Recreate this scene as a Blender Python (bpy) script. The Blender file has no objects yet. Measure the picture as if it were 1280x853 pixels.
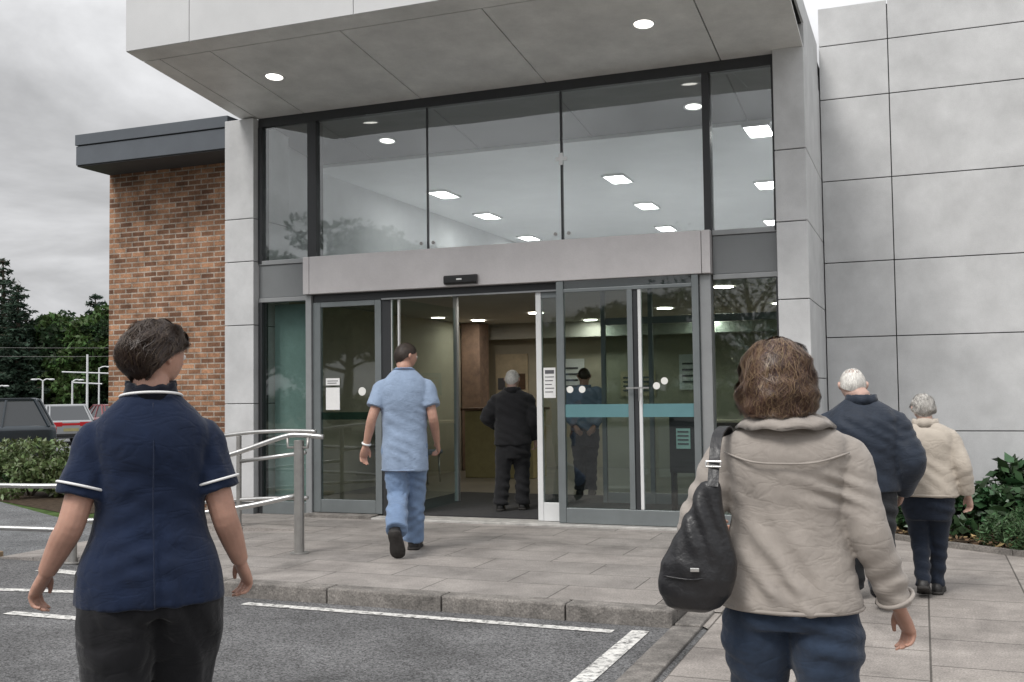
import bpy, math, random
import numpy as np
from mathutils import Vector, Matrix, noise

R_ = math.radians
PI = math.pi
sc = bpy.context.scene
COL = sc.collection

# ------------------------------------------------------------------ helpers
def link(o):
    COL.objects.link(o)
    return o

def tag(o, label=None, cat=None, group=None, kind=None):
    if label: o['label'] = label
    if cat: o['category'] = cat
    if group: o['group'] = group
    if kind: o['kind'] = kind
    return o

def empty(name, loc=(0, 0, 0), rz=0.0):
    o = bpy.data.objects.new(name, None)
    o.empty_display_size = 0.2
    o.location = loc
    o.rotation_euler = (0, 0, rz)
    return link(o)

def attach(o, parent, local):
    if parent is None:
        return o
    o.parent = parent
    if parent.type == 'EMPTY' and not local:
        o.location = (-parent.location[0], -parent.location[1], -parent.location[2])
    return o

def setmats(me, mats):
    for m in (mats if isinstance(mats, (list, tuple)) else [mats]):
        me.materials.append(m)

def mesh_obj(name, me, mats, parent=None, local=False, smooth=False, bevel=0.0):
    setmats(me, mats)
    if smooth:
        me.polygons.foreach_set('use_smooth', [True] * len(me.polygons))
    o = link(bpy.data.objects.new(name, me))
    attach(o, parent, local)
    if bevel > 0:
        b = o.modifiers.new('bevel', 'BEVEL')
        b.width = bevel; b.segments = 2; b.limit_method = 'ANGLE'; b.angle_limit = R_(40)
    return o

def catmull(pts, k):
    """smooth resampling of a list of tuples (any dimension)"""
    P = [np.array(p, float) for p in pts]
    if len(P) < 3 or k < 2:
        return P
    out = []
    for i in range(len(P) - 1):
        p0 = P[max(i - 1, 0)]; p1 = P[i]; p2 = P[i + 1]; p3 = P[min(i + 2, len(P) - 1)]
        for j in range(k):
            t = j / k
            out.append(0.5 * ((2 * p1) + (p2 - p0) * t + (2 * p0 - 5 * p1 + 4 * p2 - p3) * t * t + (3 * p1 - p0 - 3 * p2 + p3) * t ** 3))
    out.append(P[-1])
    return out

class MB:
    def __init__(self):
        self.v = []; self.f = []; self.m = []

    def add(self, vs, fs, mi=0):
        b = len(self.v)
        self.v.extend([tuple(float(c) for c in v) for v in vs])
        for f in fs:
            self.f.append(tuple(i + b for i in f)); self.m.append(mi)

    def box(self, x0, x1, y0, y1, z0, z1, mi=0):
        self.add([(x0, y0, z0), (x1, y0, z0), (x1, y1, z0), (x0, y1, z0), (x0, y0, z1), (x1, y0, z1), (x1, y1, z1), (x0, y1, z1)],
                 [(0, 3, 2, 1), (4, 5, 6, 7), (0, 1, 5, 4), (1, 2, 6, 5), (2, 3, 7, 6), (3, 0, 4, 7)], mi)

    def prism(self, poly, z0, z1, mi=0):
        n = len(poly)
        vs = [(p[0], p[1], z0) for p in poly] + [(p[0], p[1], z1) for p in poly]
        fs = [tuple(range(n - 1, -1, -1)), tuple(range(n, 2 * n))]
        fs += [(i, (i + 1) % n, (i + 1) % n + n, i + n) for i in range(n)]
        self.add(vs, fs, mi)

    def rings(self, rs, mi=0, caps=True):
        n = len(rs[0]); vs = []
        for r in rs: vs.extend(r)
        fs = []
        for i in range(len(rs) - 1):
            for j in range(n):
                a = i * n + j; b = i * n + (j + 1) % n
                fs.append((a, b, b + n, a + n))
        if caps:
            fs.append(tuple(range(n - 1, -1, -1)))
            fs.append(tuple(range((len(rs) - 1) * n, len(rs) * n)))
        self.add(vs, fs, mi)

    def tube(self, pts, rad, n=10, mi=0, k=1, up=(0, 0, 1), squash=1.0, caps=True):
        """pts 3D path; rad a number or one per point; squash flattens along the second frame axis"""
        if not isinstance(rad, (list, tuple)): rad = [rad] * len(pts)
        P = catmull([tuple(p) + (r,) for p, r in zip(pts, rad)], k)
        Q = [Vector(p[:3]) for p in P]; rr = [max(p[3], 1e-4) for p in P]
        rs = []; prev = None
        for i, q in enumerate(Q):
            t = (Q[min(i + 1, len(Q) - 1)] - Q[max(i - 1, 0)])
            if t.length < 1e-9: t = Vector((0, 0, 1))
            t.normalize()
            if prev is None:
                u = Vector(up).cross(t)
                if u.length < 1e-3: u = Vector((1, 0, 0)).cross(t)
                if u.length < 1e-3: u = Vector((0, 1, 0)).cross(t)
            else:
                u = prev - t * prev.dot(t)
            u.normalize(); prev = u
            w = t.cross(u)
            rs.append([q + u * math.cos(a) * rr[i] + w * math.sin(a) * rr[i] * squash for a in [2 * PI * j / n for j in range(n)]])
        self.rings(rs, mi, caps)

    def lathe(self, prof, c=(0, 0, 0), n=16, mi=0, axis='z'):
        rs = []
        for r, h in prof:
            ring = []
            for j in range(n):
                a = 2 * PI * j / n
                x, y = max(r, 1e-4) * math.cos(a), max(r, 1e-4) * math.sin(a)
                if axis == 'z': ring.append((c[0] + x, c[1] + y, c[2] + h))
                elif axis == 'y': ring.append((c[0] + x, c[1] + h, c[2] + y))
                else: ring.append((c[0] + h, c[1] + x, c[2] + y))
            rs.append(ring)
        self.rings(rs, mi)

    def sphere(self, c, r, n=12, mi=0, sc3=(1, 1, 1)):
        rs = []
        for i in range(1, n):
            th = PI * i / n
            rs.append([(c[0] + r * sc3[0] * math.sin(th) * math.cos(2 * PI * j / (n * 2)), c[1] + r * sc3[1] * math.sin(th) * math.sin(2 * PI * j / (n * 2)), c[2] - r * sc3[2] * math.cos(th)) for j in range(n * 2)])
        self.rings(rs, mi)

    def mesh(self, name):
        me = bpy.data.meshes.new(name)
        me.from_pydata(self.v, [], self.f)
        me.polygons.foreach_set('material_index', self.m)
        me.validate(); me.update()
        return me

    def build(self, name, mats, parent=None, local=False, smooth=False, bevel=0.0):
        return mesh_obj(name, self.mesh(name), mats, parent, local, smooth, bevel)

def quads_mesh(name, V, nq):
    """V (nq*4,3) -> mesh of separate quads"""
    me = bpy.data.meshes.new(name)
    me.vertices.add(nq * 4); me.vertices.foreach_set('co', np.asarray(V, np.float32).ravel())
    me.loops.add(nq * 4); me.loops.foreach_set('vertex_index', np.arange(nq * 4, dtype=np.int32))
    me.polygons.add(nq); me.polygons.foreach_set('loop_start', np.arange(0, nq * 4, 4, dtype=np.int32))
    me.update(calc_edges=True); me.validate()
    return me

def fuse(mb, voxel, smooth=4, factor=0.5):
    """union of closed shapes as one continuous skin"""
    me = mb.mesh('tmp')
    o = link(bpy.data.objects.new('tmp', me))
    m = o.modifiers.new('r', 'REMESH'); m.mode = 'VOXEL'; m.voxel_size = voxel; m.adaptivity = 0
    if smooth:
        s = o.modifiers.new('s', 'SMOOTH'); s.factor = factor; s.iterations = smooth
    dg = bpy.context.evaluated_depsgraph_get(); dg.update()
    out = bpy.data.meshes.new_from_object(o.evaluated_get(dg))
    bpy.data.objects.remove(o); bpy.data.meshes.remove(me)
    out.materials.clear()
    return out

def displace(me, fn):
    me.update()
    n = len(me.vertices)
    co = np.empty(n * 3, np.float32); me.vertices.foreach_get('co', co); co = co.reshape(-1, 3)
    no = np.array([v.normal[:] for v in me.vertices], np.float32)
    d = np.array([fn(Vector(c)) for c in co.tolist()], np.float32)
    co += no * d[:, None]
    me.vertices.foreach_set('co', co.ravel()); me.update()

def hide_none(o): return o

# ------------------------------------------------------------------ materials
def mat(name, base, rough=0.6, metal=0.0, var=0.0, vscale=4.0, bump=0.0, bscale=40.0, spec=0.5, var2=None, island=0.0, stretch=(1, 1, 1), detail=6.0, transl=0.0, sheen=0.0):
    """procedural surface: base colour broken up by noise, with optional bump and per-piece variation"""
    m = bpy.data.materials.new(name); m.use_nodes = True
    nt = m.node_tree; N = nt.nodes; L = nt.links
    b = N['Principled BSDF']; out = N['Material Output']
    b.inputs['Roughness'].default_value = rough
    b.inputs['Metallic'].default_value = metal
    b.inputs['Specular IOR Level'].default_value = spec
    if sheen: b.inputs['Sheen Weight'].default_value = sheen
    tc = N.new('ShaderNodeTexCoord'); mp = N.new('ShaderNodeMapping'); mp.inputs['Scale'].default_value = stretch
    L.new(tc.outputs['Object'], mp.inputs['Vector'])
    col = None
    rgb = N.new('ShaderNodeRGB'); rgb.outputs[0].default_value = (*base, 1); col = rgb.outputs[0]
    if var > 0 or var2:
        nz = N.new('ShaderNodeTexNoise'); nz.inputs['Scale'].default_value = vscale; nz.inputs['Detail'].default_value = detail; nz.inputs['Roughness'].default_value = 0.65
        L.new(mp.outputs[0], nz.inputs['Vector'])
        rp = N.new('ShaderNodeMapRange'); rp.inputs['From Min'].default_value = 0.3; rp.inputs['From Max'].default_value = 0.7
        L.new(nz.outputs[0], rp.inputs['Value'])
        mx = N.new('ShaderNodeMix'); mx.data_type = 'RGBA'
        lo = tuple(c * (1 - var) for c in base); hi = var2 if var2 else tuple(min(1, c * (1 + var)) for c in base)
        mx.inputs['A'].default_value = (*lo, 1); mx.inputs['B'].default_value = (*hi, 1)
        L.new(rp.outputs[0], mx.inputs['Factor']); col = mx.outputs['Result']
    if island > 0:
        g = N.new('ShaderNodeNewGeometry')
        r2 = N.new('ShaderNodeMapRange'); r2.inputs['To Min'].default_value = 1 - island; r2.inputs['To Max'].default_value = 1 + island
        L.new(g.outputs['Random Per Island'], r2.inputs['Value'])
        h = N.new('ShaderNodeHueSaturation'); L.new(r2.outputs[0], h.inputs['Value']); L.new(col, h.inputs['Color'])
        r3 = N.new('ShaderNodeMapRange'); r3.inputs['To Min'].default_value = 0.5 - island * 0.05; r3.inputs['To Max'].default_value = 0.5 + island * 0.04
        L.new(g.outputs['Random Per Island'], r3.inputs['Value']); L.new(r3.outputs[0], h.inputs['Hue'])
        col = h.outputs[0]
    L.new(col, b.inputs['Base Color'])
    if bump > 0:
        nb = N.new('ShaderNodeTexNoise'); nb.inputs['Scale'].default_value = bscale; nb.inputs['Detail'].default_value = 5
        L.new(mp.outputs[0], nb.inputs['Vector'])
        bp = N.new('ShaderNodeBump'); bp.inputs['Strength'].default_value = bump; bp.inputs['Distance'].default_value = 0.01
        L.new(nb.outputs[0], bp.inputs['Height']); L.new(bp.outputs[0], b.inputs['Normal'])
    if transl > 0:
        t = N.new('ShaderNodeBsdfTranslucent'); L.new(col, t.inputs['Color'])
        ms = N.new('ShaderNodeMixShader'); ms.inputs[0].default_value = transl
        L.new(b.outputs[0], ms.inputs[1]); L.new(t.outputs[0], ms.inputs[2]); L.new(ms.outputs[0], out.inputs['Surface'])
    return m

def grit(m, amount, scale=140):
    """fine speckle of the material itself (aggregate, dirt in the pores)"""
    nt = m.node_tree; N = nt.nodes; L = nt.links; b = N['Principled BSDF']
    src = b.inputs['Base Color'].links[0].from_socket
    tc = N.new('ShaderNodeTexCoord'); a = N.new('ShaderNodeTexNoise'); a.inputs['Scale'].default_value = scale; a.inputs['Detail'].default_value = 3; a.inputs['Roughness'].default_value = 0.8
    L.new(tc.outputs['Object'], a.inputs['Vector'])
    r = N.new('ShaderNodeMapRange'); r.inputs['From Min'].default_value = 0.3; r.inputs['From Max'].default_value = 0.7; r.inputs['To Min'].default_value = 1 - amount; r.inputs['To Max'].default_value = 1 + amount * 0.7
    L.new(a.outputs[0], r.inputs['Value'])
    h = N.new('ShaderNodeHueSaturation'); L.new(src, h.inputs['Color']); L.new(r.outputs[0], h.inputs['Value']); L.new(h.outputs[0], b.inputs['Base Color'])

def stains(m, amount=0.35, scale=0.7, lo=0.52, hi=0.68):
    """irregular darker stains and worn patches"""
    nt = m.node_tree; N = nt.nodes; L = nt.links; b = N['Principled BSDF']
    src = b.inputs['Base Color'].links[0].from_socket
    tc = N.new('ShaderNodeTexCoord'); a = N.new('ShaderNodeTexNoise'); a.inputs['Scale'].default_value = scale; a.inputs['Detail'].default_value = 9; a.inputs['Roughness'].default_value = 0.72; a.inputs['Distortion'].default_value = 0.8
    L.new(tc.outputs['Object'], a.inputs['Vector'])
    r = N.new('ShaderNodeMapRange'); r.inputs['From Min'].default_value = lo; r.inputs['From Max'].default_value = hi; r.inputs['To Min'].default_value = 1; r.inputs['To Max'].default_value = 1 - amount
    L.new(a.outputs[0], r.inputs['Value'])
    v = N.new('ShaderNodeTexVoronoi'); v.inputs['Scale'].default_value = 3.1; L.new(tc.outputs['Object'], v.inputs['Vector'])
    g = N.new('ShaderNodeMapRange'); g.inputs['From Min'].default_value = 0.03; g.inputs['From Max'].default_value = 0.06; g.inputs['To Min'].default_value = 0.62; g.inputs['To Max'].default_value = 1
    L.new(v.outputs['Distance'], g.inputs['Value'])
    mm = N.new('ShaderNodeMath'); mm.operation = 'MULTIPLY'; L.new(r.outputs[0], mm.inputs[0]); L.new(g.outputs[0], mm.inputs[1])
    h = N.new('ShaderNodeHueSaturation'); L.new(src, h.inputs['Color']); L.new(mm.outputs[0], h.inputs['Value']); L.new(h.outputs[0], b.inputs['Base Color'])

def glass(name, tint=(0.8, 0.86, 0.85), ior=1.9, haze=0.0):
    """thin architectural glass: what lies behind shows through, tinted, under a Fresnel reflection"""
    m = bpy.data.materials.new(name); m.use_nodes = True
    nt = m.node_tree; N = nt.nodes; L = nt.links
    N.remove(N['Principled BSDF']); out = N['Material Output']
    tr = N.new('ShaderNodeBsdfTransparent'); tr.inputs[0].default_value = (*tint, 1)
    gl = N.new('ShaderNodeBsdfGlossy'); gl.inputs['Roughness'].default_value = 0.02; gl.inputs['Color'].default_value = (0.95, 0.97, 0.97, 1)
    fr = N.new('ShaderNodeFresnel'); fr.inputs['IOR'].default_value = ior
    tc = N.new('ShaderNodeTexCoord'); nz = N.new('ShaderNodeTexNoise'); nz.inputs['Scale'].default_value = 0.9; nz.inputs['Detail'].default_value = 1
    L.new(tc.outputs['Object'], nz.inputs['Vector'])
    bp = N.new('ShaderNodeBump'); bp.inputs['Strength'].default_value = 0.06; bp.inputs['Distance'].default_value = 0.05
    L.new(nz.outputs[0], bp.inputs['Height']); L.new(bp.outputs[0], gl.inputs['Normal'])
    ge = N.new('ShaderNodeNewGeometry'); sb = N.new('ShaderNodeMath'); sb.operation = 'SUBTRACT'; sb.inputs[0].default_value = 1.0; L.new(ge.outputs['Backfacing'], sb.inputs[1])
    fm = N.new('ShaderNodeMath'); fm.operation = 'MULTIPLY'; L.new(fr.outputs[0], fm.inputs[0]); L.new(sb.outputs[0], fm.inputs[1])   # one reflection per pane, at its front face
    ms = N.new('ShaderNodeMixShader'); L.new(fm.outputs[0], ms.inputs[0]); L.new(tr.outputs[0], ms.inputs[1]); L.new(gl.outputs[0], ms.inputs[2])
    L.new(ms.outputs[0], out.inputs['Surface'])
    return m

def emit(name, col, strength):
    m = bpy.data.materials.new(name); m.use_nodes = True
    N = m.node_tree.nodes; L = m.node_tree.links
    N.remove(N['Principled BSDF'])
    e = N.new('ShaderNodeEmission'); e.inputs[0].default_value = (*col, 1); e.inputs[1].default_value = strength
    L.new(e.outputs[0], N['Material Output'].inputs['Surface'])
    return m

def brick_mat(name, c1, c2, mortar, bw, bh, mw, axes='xz', rough=0.85, bump=0.6, offset=0.5, var=0.35, mottle=3.0, squash=1.0, rot=0.0, dark=None):
    m = bpy.data.materials.new(name); m.use_nodes = True
    nt = m.node_tree; N = nt.nodes; L = nt.links; b = N['Principled BSDF']
    b.inputs['Roughness'].default_value = rough; b.inputs['Specular IOR Level'].default_value = 0.3
    tc = N.new('ShaderNodeTexCoord'); sx = N.new('ShaderNodeSeparateXYZ'); cx = N.new('ShaderNodeCombineXYZ')
    L.new(tc.outputs['Object'], sx.inputs[0])
    L.new(sx.outputs['X'], cx.inputs['X']); L.new(sx.outputs['Z' if axes == 'xz' else 'Y'], cx.inputs['Y'])
    mp = N.new('ShaderNodeMapping'); mp.inputs['Rotation'].default_value = (0, 0, rot); L.new(cx.outputs[0], mp.inputs[0])
    br = N.new('ShaderNodeTexBrick'); br.offset = offset; br.squash = squash
    br.inputs['Scale'].default_value = 1.0; br.inputs['Brick Width'].default_value = bw; br.inputs['Row Height'].default_value = bh
    br.inputs['Mortar Size'].default_value = mw; br.inputs['Mortar Smooth'].default_value = 0.2; br.inputs['Bias'].default_value = 0.0
    br.inputs['Color1'].default_value = (*c1, 1); br.inputs['Color2'].default_value = (*c2, 1); br.inputs['Mortar'].default_value = (*mortar, 1)
    L.new(mp.outputs[0], br.inputs['Vector'])
    nz = N.new('ShaderNodeTexNoise'); nz.inputs['Scale'].default_value = mottle; nz.inputs['Detail'].default_value = 8; nz.inputs['Roughness'].default_value = 0.7
    L.new(tc.outputs['Object'], nz.inputs['Vector'])
    rp = N.new('ShaderNodeMapRange'); rp.inputs['From Min'].default_value = 0.3; rp.inputs['From Max'].default_value = 0.7
    rp.inputs['To Min'].default_value = 1 - var; rp.inputs['To Max'].default_value = 1 + var
    L.new(nz.outputs[0], rp.inputs['Value'])
    h = N.new('ShaderNodeHueSaturation'); L.new(br.outputs['Color'], h.inputs['Color']); L.new(rp.outputs[0], h.inputs['Value'])
    L.new(h.outputs[0], b.inputs['Base Color'])
    n2 = N.new('ShaderNodeTexNoise'); n2.inputs['Scale'].default_value = 60; n2.inputs['Detail'].default_value = 4
    L.new(tc.outputs['Object'], n2.inputs['Vector'])
    ma = N.new('ShaderNodeMath'); ma.operation = 'MULTIPLY_ADD'; ma.inputs[1].default_value = 0.4
    inv = N.new('ShaderNodeMath'); inv.operation = 'SUBTRACT'; inv.inputs[0].default_value = 1.0; L.new(br.outputs['Fac'], inv.inputs[1])
    L.new(n2.outputs[0], ma.inputs[0]); L.new(inv.outputs[0], ma.inputs[2])
    bp = N.new('ShaderNodeBump'); bp.inputs['Strength'].default_value = bump; bp.inputs['Distance'].default_value = 0.006
    L.new(ma.outputs[0], bp.inputs['Height']); L.new(bp.outputs[0], b.inputs['Normal'])
    return m

def asphalt_mat(name, base, rough=0.9):
    m = mat(name, base, rough, 0, 0.35, 1.3, 0.9, 180, 0.3)
    nt = m.node_tree; N = nt.nodes; L = nt.links; b = N['Principled BSDF']
    src = b.inputs['Base Color'].links[0].from_socket
    vo = N.new('ShaderNodeTexVoronoi'); vo.inputs['Scale'].default_value = 110
    tc = N.new('ShaderNodeTexCoord'); L.new(tc.outputs['Object'], vo.inputs['Vector'])
    sp = N.new('ShaderNodeSeparateColor'); L.new(vo.outputs['Color'], sp.inputs[0])
    rp = N.new('ShaderNodeMapRange'); rp.inputs['To Min'].default_value = 0.45; rp.inputs['To Max'].default_value = 1.9
    L.new(sp.outputs[0], rp.inputs['Value'])
    h = N.new('ShaderNodeHueSaturation'); L.new(src, h.inputs['Color']); L.new(rp.outputs[0], h.inputs['Value'])
    L.new(h.outputs[0], b.inputs['Base Color'])
    return m

def worn_paint(name, base, under):
    m = mat(name, base, 0.7, 0, 0.12, 6, 0.5, 150)
    nt = m.node_tree; N = nt.nodes; L = nt.links; b = N['Principled BSDF']
    src = b.inputs['Base Color'].links[0].from_socket
    nz = N.new('ShaderNodeTexNoise'); nz.inputs['Scale'].default_value = 22; nz.inputs['Detail'].default_value = 8; nz.inputs['Roughness'].default_value = 0.75
    tc = N.new('ShaderNodeTexCoord'); L.new(tc.outputs['Object'], nz.inputs['Vector'])
    rp = N.new('ShaderNodeMapRange'); rp.inputs['From Min'].default_value = 0.38; rp.inputs['From Max'].default_value = 0.52
    L.new(nz.outputs[0], rp.inputs['Value'])
    mx = N.new('ShaderNodeMix'); mx.data_type = 'RGBA'; mx.inputs['A'].default_value = (*under, 1)
    L.new(src, mx.inputs['B']); L.new(rp.outputs[0], mx.inputs['Factor']); L.new(mx.outputs['Result'], b.inputs['Base Color'])
    return m

def fabric(name, base, var=0.12, bump=0.25, weave=900, rough=0.9, sheen=0.15, fold=0.25, fscale=14):
    m = mat(name, base, rough, 0, var, 7, 0, 1, 0.2, sheen=sheen)
    nt = m.node_tree; N = nt.nodes; L = nt.links; b = N['Principled BSDF']
    tc = N.new('ShaderNodeTexCoord')
    n1 = N.new('ShaderNodeTexNoise'); n1.inputs['Scale'].default_value = fscale; n1.inputs['Detail'].default_value = 4; n1.inputs['Distortion'].default_value = 0.6
    n2 = N.new('ShaderNodeTexNoise'); n2.inputs['Scale'].default_value = weave; n2.inputs['Detail'].default_value = 2
    L.new(tc.outputs['Object'], n1.inputs['Vector']); L.new(tc.outputs['Object'], n2.inputs['Vector'])
    b1 = N.new('ShaderNodeBump'); b1.inputs['Strength'].default_value = fold; b1.inputs['Distance'].default_value = 0.02
    n3 = N.new('ShaderNodeTexNoise'); n3.inputs['Scale'].default_value = fscale * 0.62; n3.inputs['Detail'].default_value = 2; n3.inputs['Distortion'].default_value = 1.2
    m3 = N.new('ShaderNodeMapping'); m3.inputs['Rotation'].default_value = (0.2, 0.65, 0.1); m3.inputs['Scale'].default_value = (0.55, 0.8, 1.5); L.new(tc.outputs['Object'], m3.inputs[0]); L.new(m3.outputs[0], n3.inputs['Vector'])
    rd = N.new('ShaderNodeMath'); rd.operation = 'SUBTRACT'; rd.inputs[1].default_value = 0.5; L.new(n3.outputs[0], rd.inputs[0])
    ra = N.new('ShaderNodeMath'); ra.operation = 'ABSOLUTE'; L.new(rd.outputs[0], ra.inputs[0])
    rm = N.new('ShaderNodeMapRange'); rm.interpolation_type = 'SMOOTHSTEP'; rm.inputs['From Max'].default_value = 0.075; L.new(ra.outputs[0], rm.inputs['Value'])
    b3 = N.new('ShaderNodeBump'); b3.inputs['Strength'].default_value = fold * 0.55; b3.inputs['Distance'].default_value = 0.012; L.new(rm.outputs[0], b3.inputs['Height']); L.new(b3.outputs[0], b1.inputs['Normal'])
    b2 = N.new('ShaderNodeBump'); b2.inputs['Strength'].default_value = bump; b2.inputs['Distance'].default_value = 0.002
    L.new(n1.outputs[0], b1.inputs['Height']); L.new(n2.outputs[0], b2.inputs['Height']); L.new(b1.outputs[0], b2.inputs['Normal'])
    L.new(b2.outputs[0], b.inputs['Normal'])
    return m

M = {}
M['asphalt'] = asphalt_mat('asphalt', (0.125, 0.125, 0.127))
M['path_asphalt'] = asphalt_mat('footpath_asphalt', (0.14, 0.145, 0.15))
M['paving'] = brick_mat('paving_slabs', (0.315, 0.29, 0.27), (0.265, 0.247, 0.232), (0.10, 0.092, 0.085), 0.9, 0.45, 0.0045, 'xy', 0.8, 0.5, 0.5, 0.3, 2.2)
M['paving_path'] = brick_mat('path_slabs', (0.34, 0.31, 0.285), (0.29, 0.265, 0.245), (0.11, 0.1, 0.09), 0.6, 0.6, 0.006, 'xy', 0.8, 0.5, 0.5, 0.3, 2.6, rot=PI / 2)
M['kerb'] = mat('kerb_stone', (0.20, 0.185, 0.17), 0.85, 0, 0.5, 7, 0.6, 60)
M['white_line'] = worn_paint('white_road_paint', (0.72, 0.71, 0.68), (0.10, 0.10, 0.10))
M['grass'] = mat('grass_turf', (0.06, 0.10, 0.03), 0.95, 0, 0.5, 3, 0.9, 60, 0.1)
M['soil'] = mat('mulch_soil', (0.06, 0.045, 0.032), 0.95, 0, 0.6, 14, 1.0, 40, 0.1)
M['ground'] = mat('far_ground', (0.10, 0.105, 0.08), 0.95, 0, 0.4, 0.3, 0, 1, 0.1)
M['clad'] = mat('pale_cladding', (0.575, 0.58, 0.585), 0.6, 0, 0.13, 2.6, 0.08, 90, 0.3)
M['clad_dark'] = mat('dark_joint_core', (0.03, 0.03, 0.03), 0.9)  # dark core showing in the gaps between panels
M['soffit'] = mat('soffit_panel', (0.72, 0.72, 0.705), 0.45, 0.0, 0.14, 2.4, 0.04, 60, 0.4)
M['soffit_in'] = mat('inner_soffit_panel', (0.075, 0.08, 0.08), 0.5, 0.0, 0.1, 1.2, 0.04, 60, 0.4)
M['fascia'] = mat('canopy_fascia', (0.60, 0.605, 0.61), 0.5, 0.0, 0.08, 1.0, 0.04, 60, 0.4)
M['header'] = mat('brushed_header', (0.60, 0.575, 0.575), 0.42, 0.35, 0.10, 1.5, 0.1, 60, 0.5, stretch=(1, 1, 1))
M['spandrel'] = mat('grey_spandrel', (0.20, 0.21, 0.215), 0.5, 0.1, 0.08, 2)
M['frame'] = mat('grey_frame', (0.30, 0.31, 0.315), 0.45, 0.25, 0.10, 3)
M['darkframe'] = mat('dark_frame', (0.035, 0.037, 0.04), 0.45, 0.1, 0.1, 3)
M['doorframe'] = mat('door_frame', (0.19, 0.21, 0.215), 0.42, 0.3, 0.1, 3)
M['white_trim'] = mat('white_trim', (0.72, 0.73, 0.73), 0.4, 0.1, 0.06, 4)
M['steel'] = mat('brushed_steel', (0.55, 0.55, 0.54), 0.32, 0.9, 0.15, 5, 0.15, 120, stretch=(1, 1, 0.1))
M['steel_dull'] = mat('dull_steel', (0.36, 0.35, 0.335), 0.45, 0.75, 0.2, 5, 0.15, 120)
M['slate'] = mat('slate_fascia', (0.105, 0.118, 0.135), 0.5, 0.2, 0.12, 1.5)
M['eave'] = mat('dark_eave', (0.06, 0.06, 0.062), 0.7, 0, 0.1, 2)
M['brick'] = brick_mat('brown_brick', (0.42, 0.225, 0.13), (0.15, 0.075, 0.046), (0.38, 0.32, 0.265), 0.19, 0.064, 0.009, 'xz', 0.9, 0.8, 0.5, 0.55, 5.0)
M['glass_up'] = glass('upper_glass', (0.91, 0.94, 0.94), 2.5)
M['glass_low'] = glass('door_glass', (0.82, 0.89, 0.88), 1.95)
M['glass_side'] = glass('side_glass', (0.84, 0.91, 0.90), 2.1)
M['band'] = mat('teal_frosted_band', (0.11, 0.23, 0.25), 0.35, 0, 0.08, 3)
M['dot'] = mat('white_dot', (0.8, 0.8, 0.76), 0.5)
M['paper'] = mat('white_paper', (0.78, 0.78, 0.77), 0.7, 0, 0.04, 10)
M['ink'] = mat('grey_ink', (0.10, 0.10, 0.11), 0.7)
M['black'] = mat('black_plastic', (0.015, 0.015, 0.016), 0.35, 0, 0.2, 8)
M['rubber'] = mat('rubber', (0.02, 0.02, 0.02), 0.85, 0, 0.3, 20)
M['downlight'] = emit('downlight_lens', (1.0, 0.96, 0.88), 2.5)
M['panel_light'] = emit('ceiling_light_lens', (1.0, 0.98, 0.95), 14.0)
M['lobby_light'] = emit('lobby_light_lens', (1.0, 0.94, 0.84), 40.0)
M['hall_wall'] = mat('hall_wall', (0.66, 0.67, 0.68), 0.8, 0, 0.06, 2)
M['collar_navy'] = fabric('dark_navy_collar', (0.006, 0.008, 0.016), 0.2)
M['ceil'] = mat('white_ceiling', (0.80, 0.81, 0.82), 0.8, 0, 0.04, 2)
M['lobby_ceil'] = mat('lobby_ceiling', (0.48, 0.47, 0.42), 0.8, 0, 0.06, 2)
M['blind'] = mat('blind_fabric', (0.30, 0.36, 0.34), 0.8, 0, 0.1, 5)
M['lobby_wall'] = mat('lobby_wall', (0.46, 0.42, 0.33), 0.8, 0, 0.12, 1.5)
M['lobby_floor'] = mat('lobby_floor', (0.22, 0.20, 0.17), 0.3, 0, 0.2, 2)
M['mat_carpet'] = mat('entrance_carpet', (0.03, 0.03, 0.032), 0.95, 0, 0.4, 30)
M['dark_wood'] = mat('dark_wood', (0.10, 0.055, 0.03), 0.5, 0, 0.3, 4, stretch=(1, 1, 8))
M['cream'] = mat('cream_board', (0.55, 0.46, 0.32), 0.8, 0, 0.15, 6)
M['yellow'] = mat('ochre_panel', (0.34, 0.30, 0.15), 0.8, 0, 0.15, 5)
M['red'] = mat('brown_pier', (0.22, 0.15, 0.11), 0.8, 0, 0.3, 8)
M['trunk'] = mat('bark', (0.07, 0.055, 0.04), 0.95, 0, 0.4, 8, 0.8, 30)
M['leaf_conifer'] = mat('conifer_needles', (0.030, 0.055, 0.035), 0.7, 0, 0.4, 0.6, island=0.55, transl=0.2, spec=0.3)
M['leaf_green'] = mat('broad_leaves', (0.060, 0.105, 0.030), 0.6, 0, 0.45, 0.5, island=0.6, transl=0.25, spec=0.3)
M['leaf_dark'] = mat('dark_leaves', (0.034, 0.062, 0.028), 0.6, 0, 0.45, 0.5, island=0.6, transl=0.25, spec=0.3)
M['leaf_hedge'] = mat('pale_hedge_leaves', (0.15, 0.20, 0.085), 0.42, 0, 0.35, 3, island=0.6, transl=0.2, spec=0.5)
M['leaf_laurel'] = mat('laurel_leaves', (0.040, 0.085, 0.035), 0.33, 0, 0.4, 3, island=0.6, transl=0.15, spec=0.5)
M['leaf_fine'] = mat('fine_shrub_leaves', (0.065, 0.12, 0.05), 0.5, 0, 0.4, 4, island=0.55, transl=0.2, spec=0.4)
M['leaf_dry'] = mat('dry_leaf_litter', (0.20, 0.13, 0.065), 0.8, 0, 0.5, 5, island=0.6)
M['skin'] = mat('skin', (0.46, 0.265, 0.20), 0.5, 0, 0.12, 12, 0.12, 120, 0.4)
M['skin_old'] = mat('pale_skin', (0.50, 0.335, 0.275), 0.55, 0, 0.16, 14, 0.15, 120, 0.4)
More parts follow.
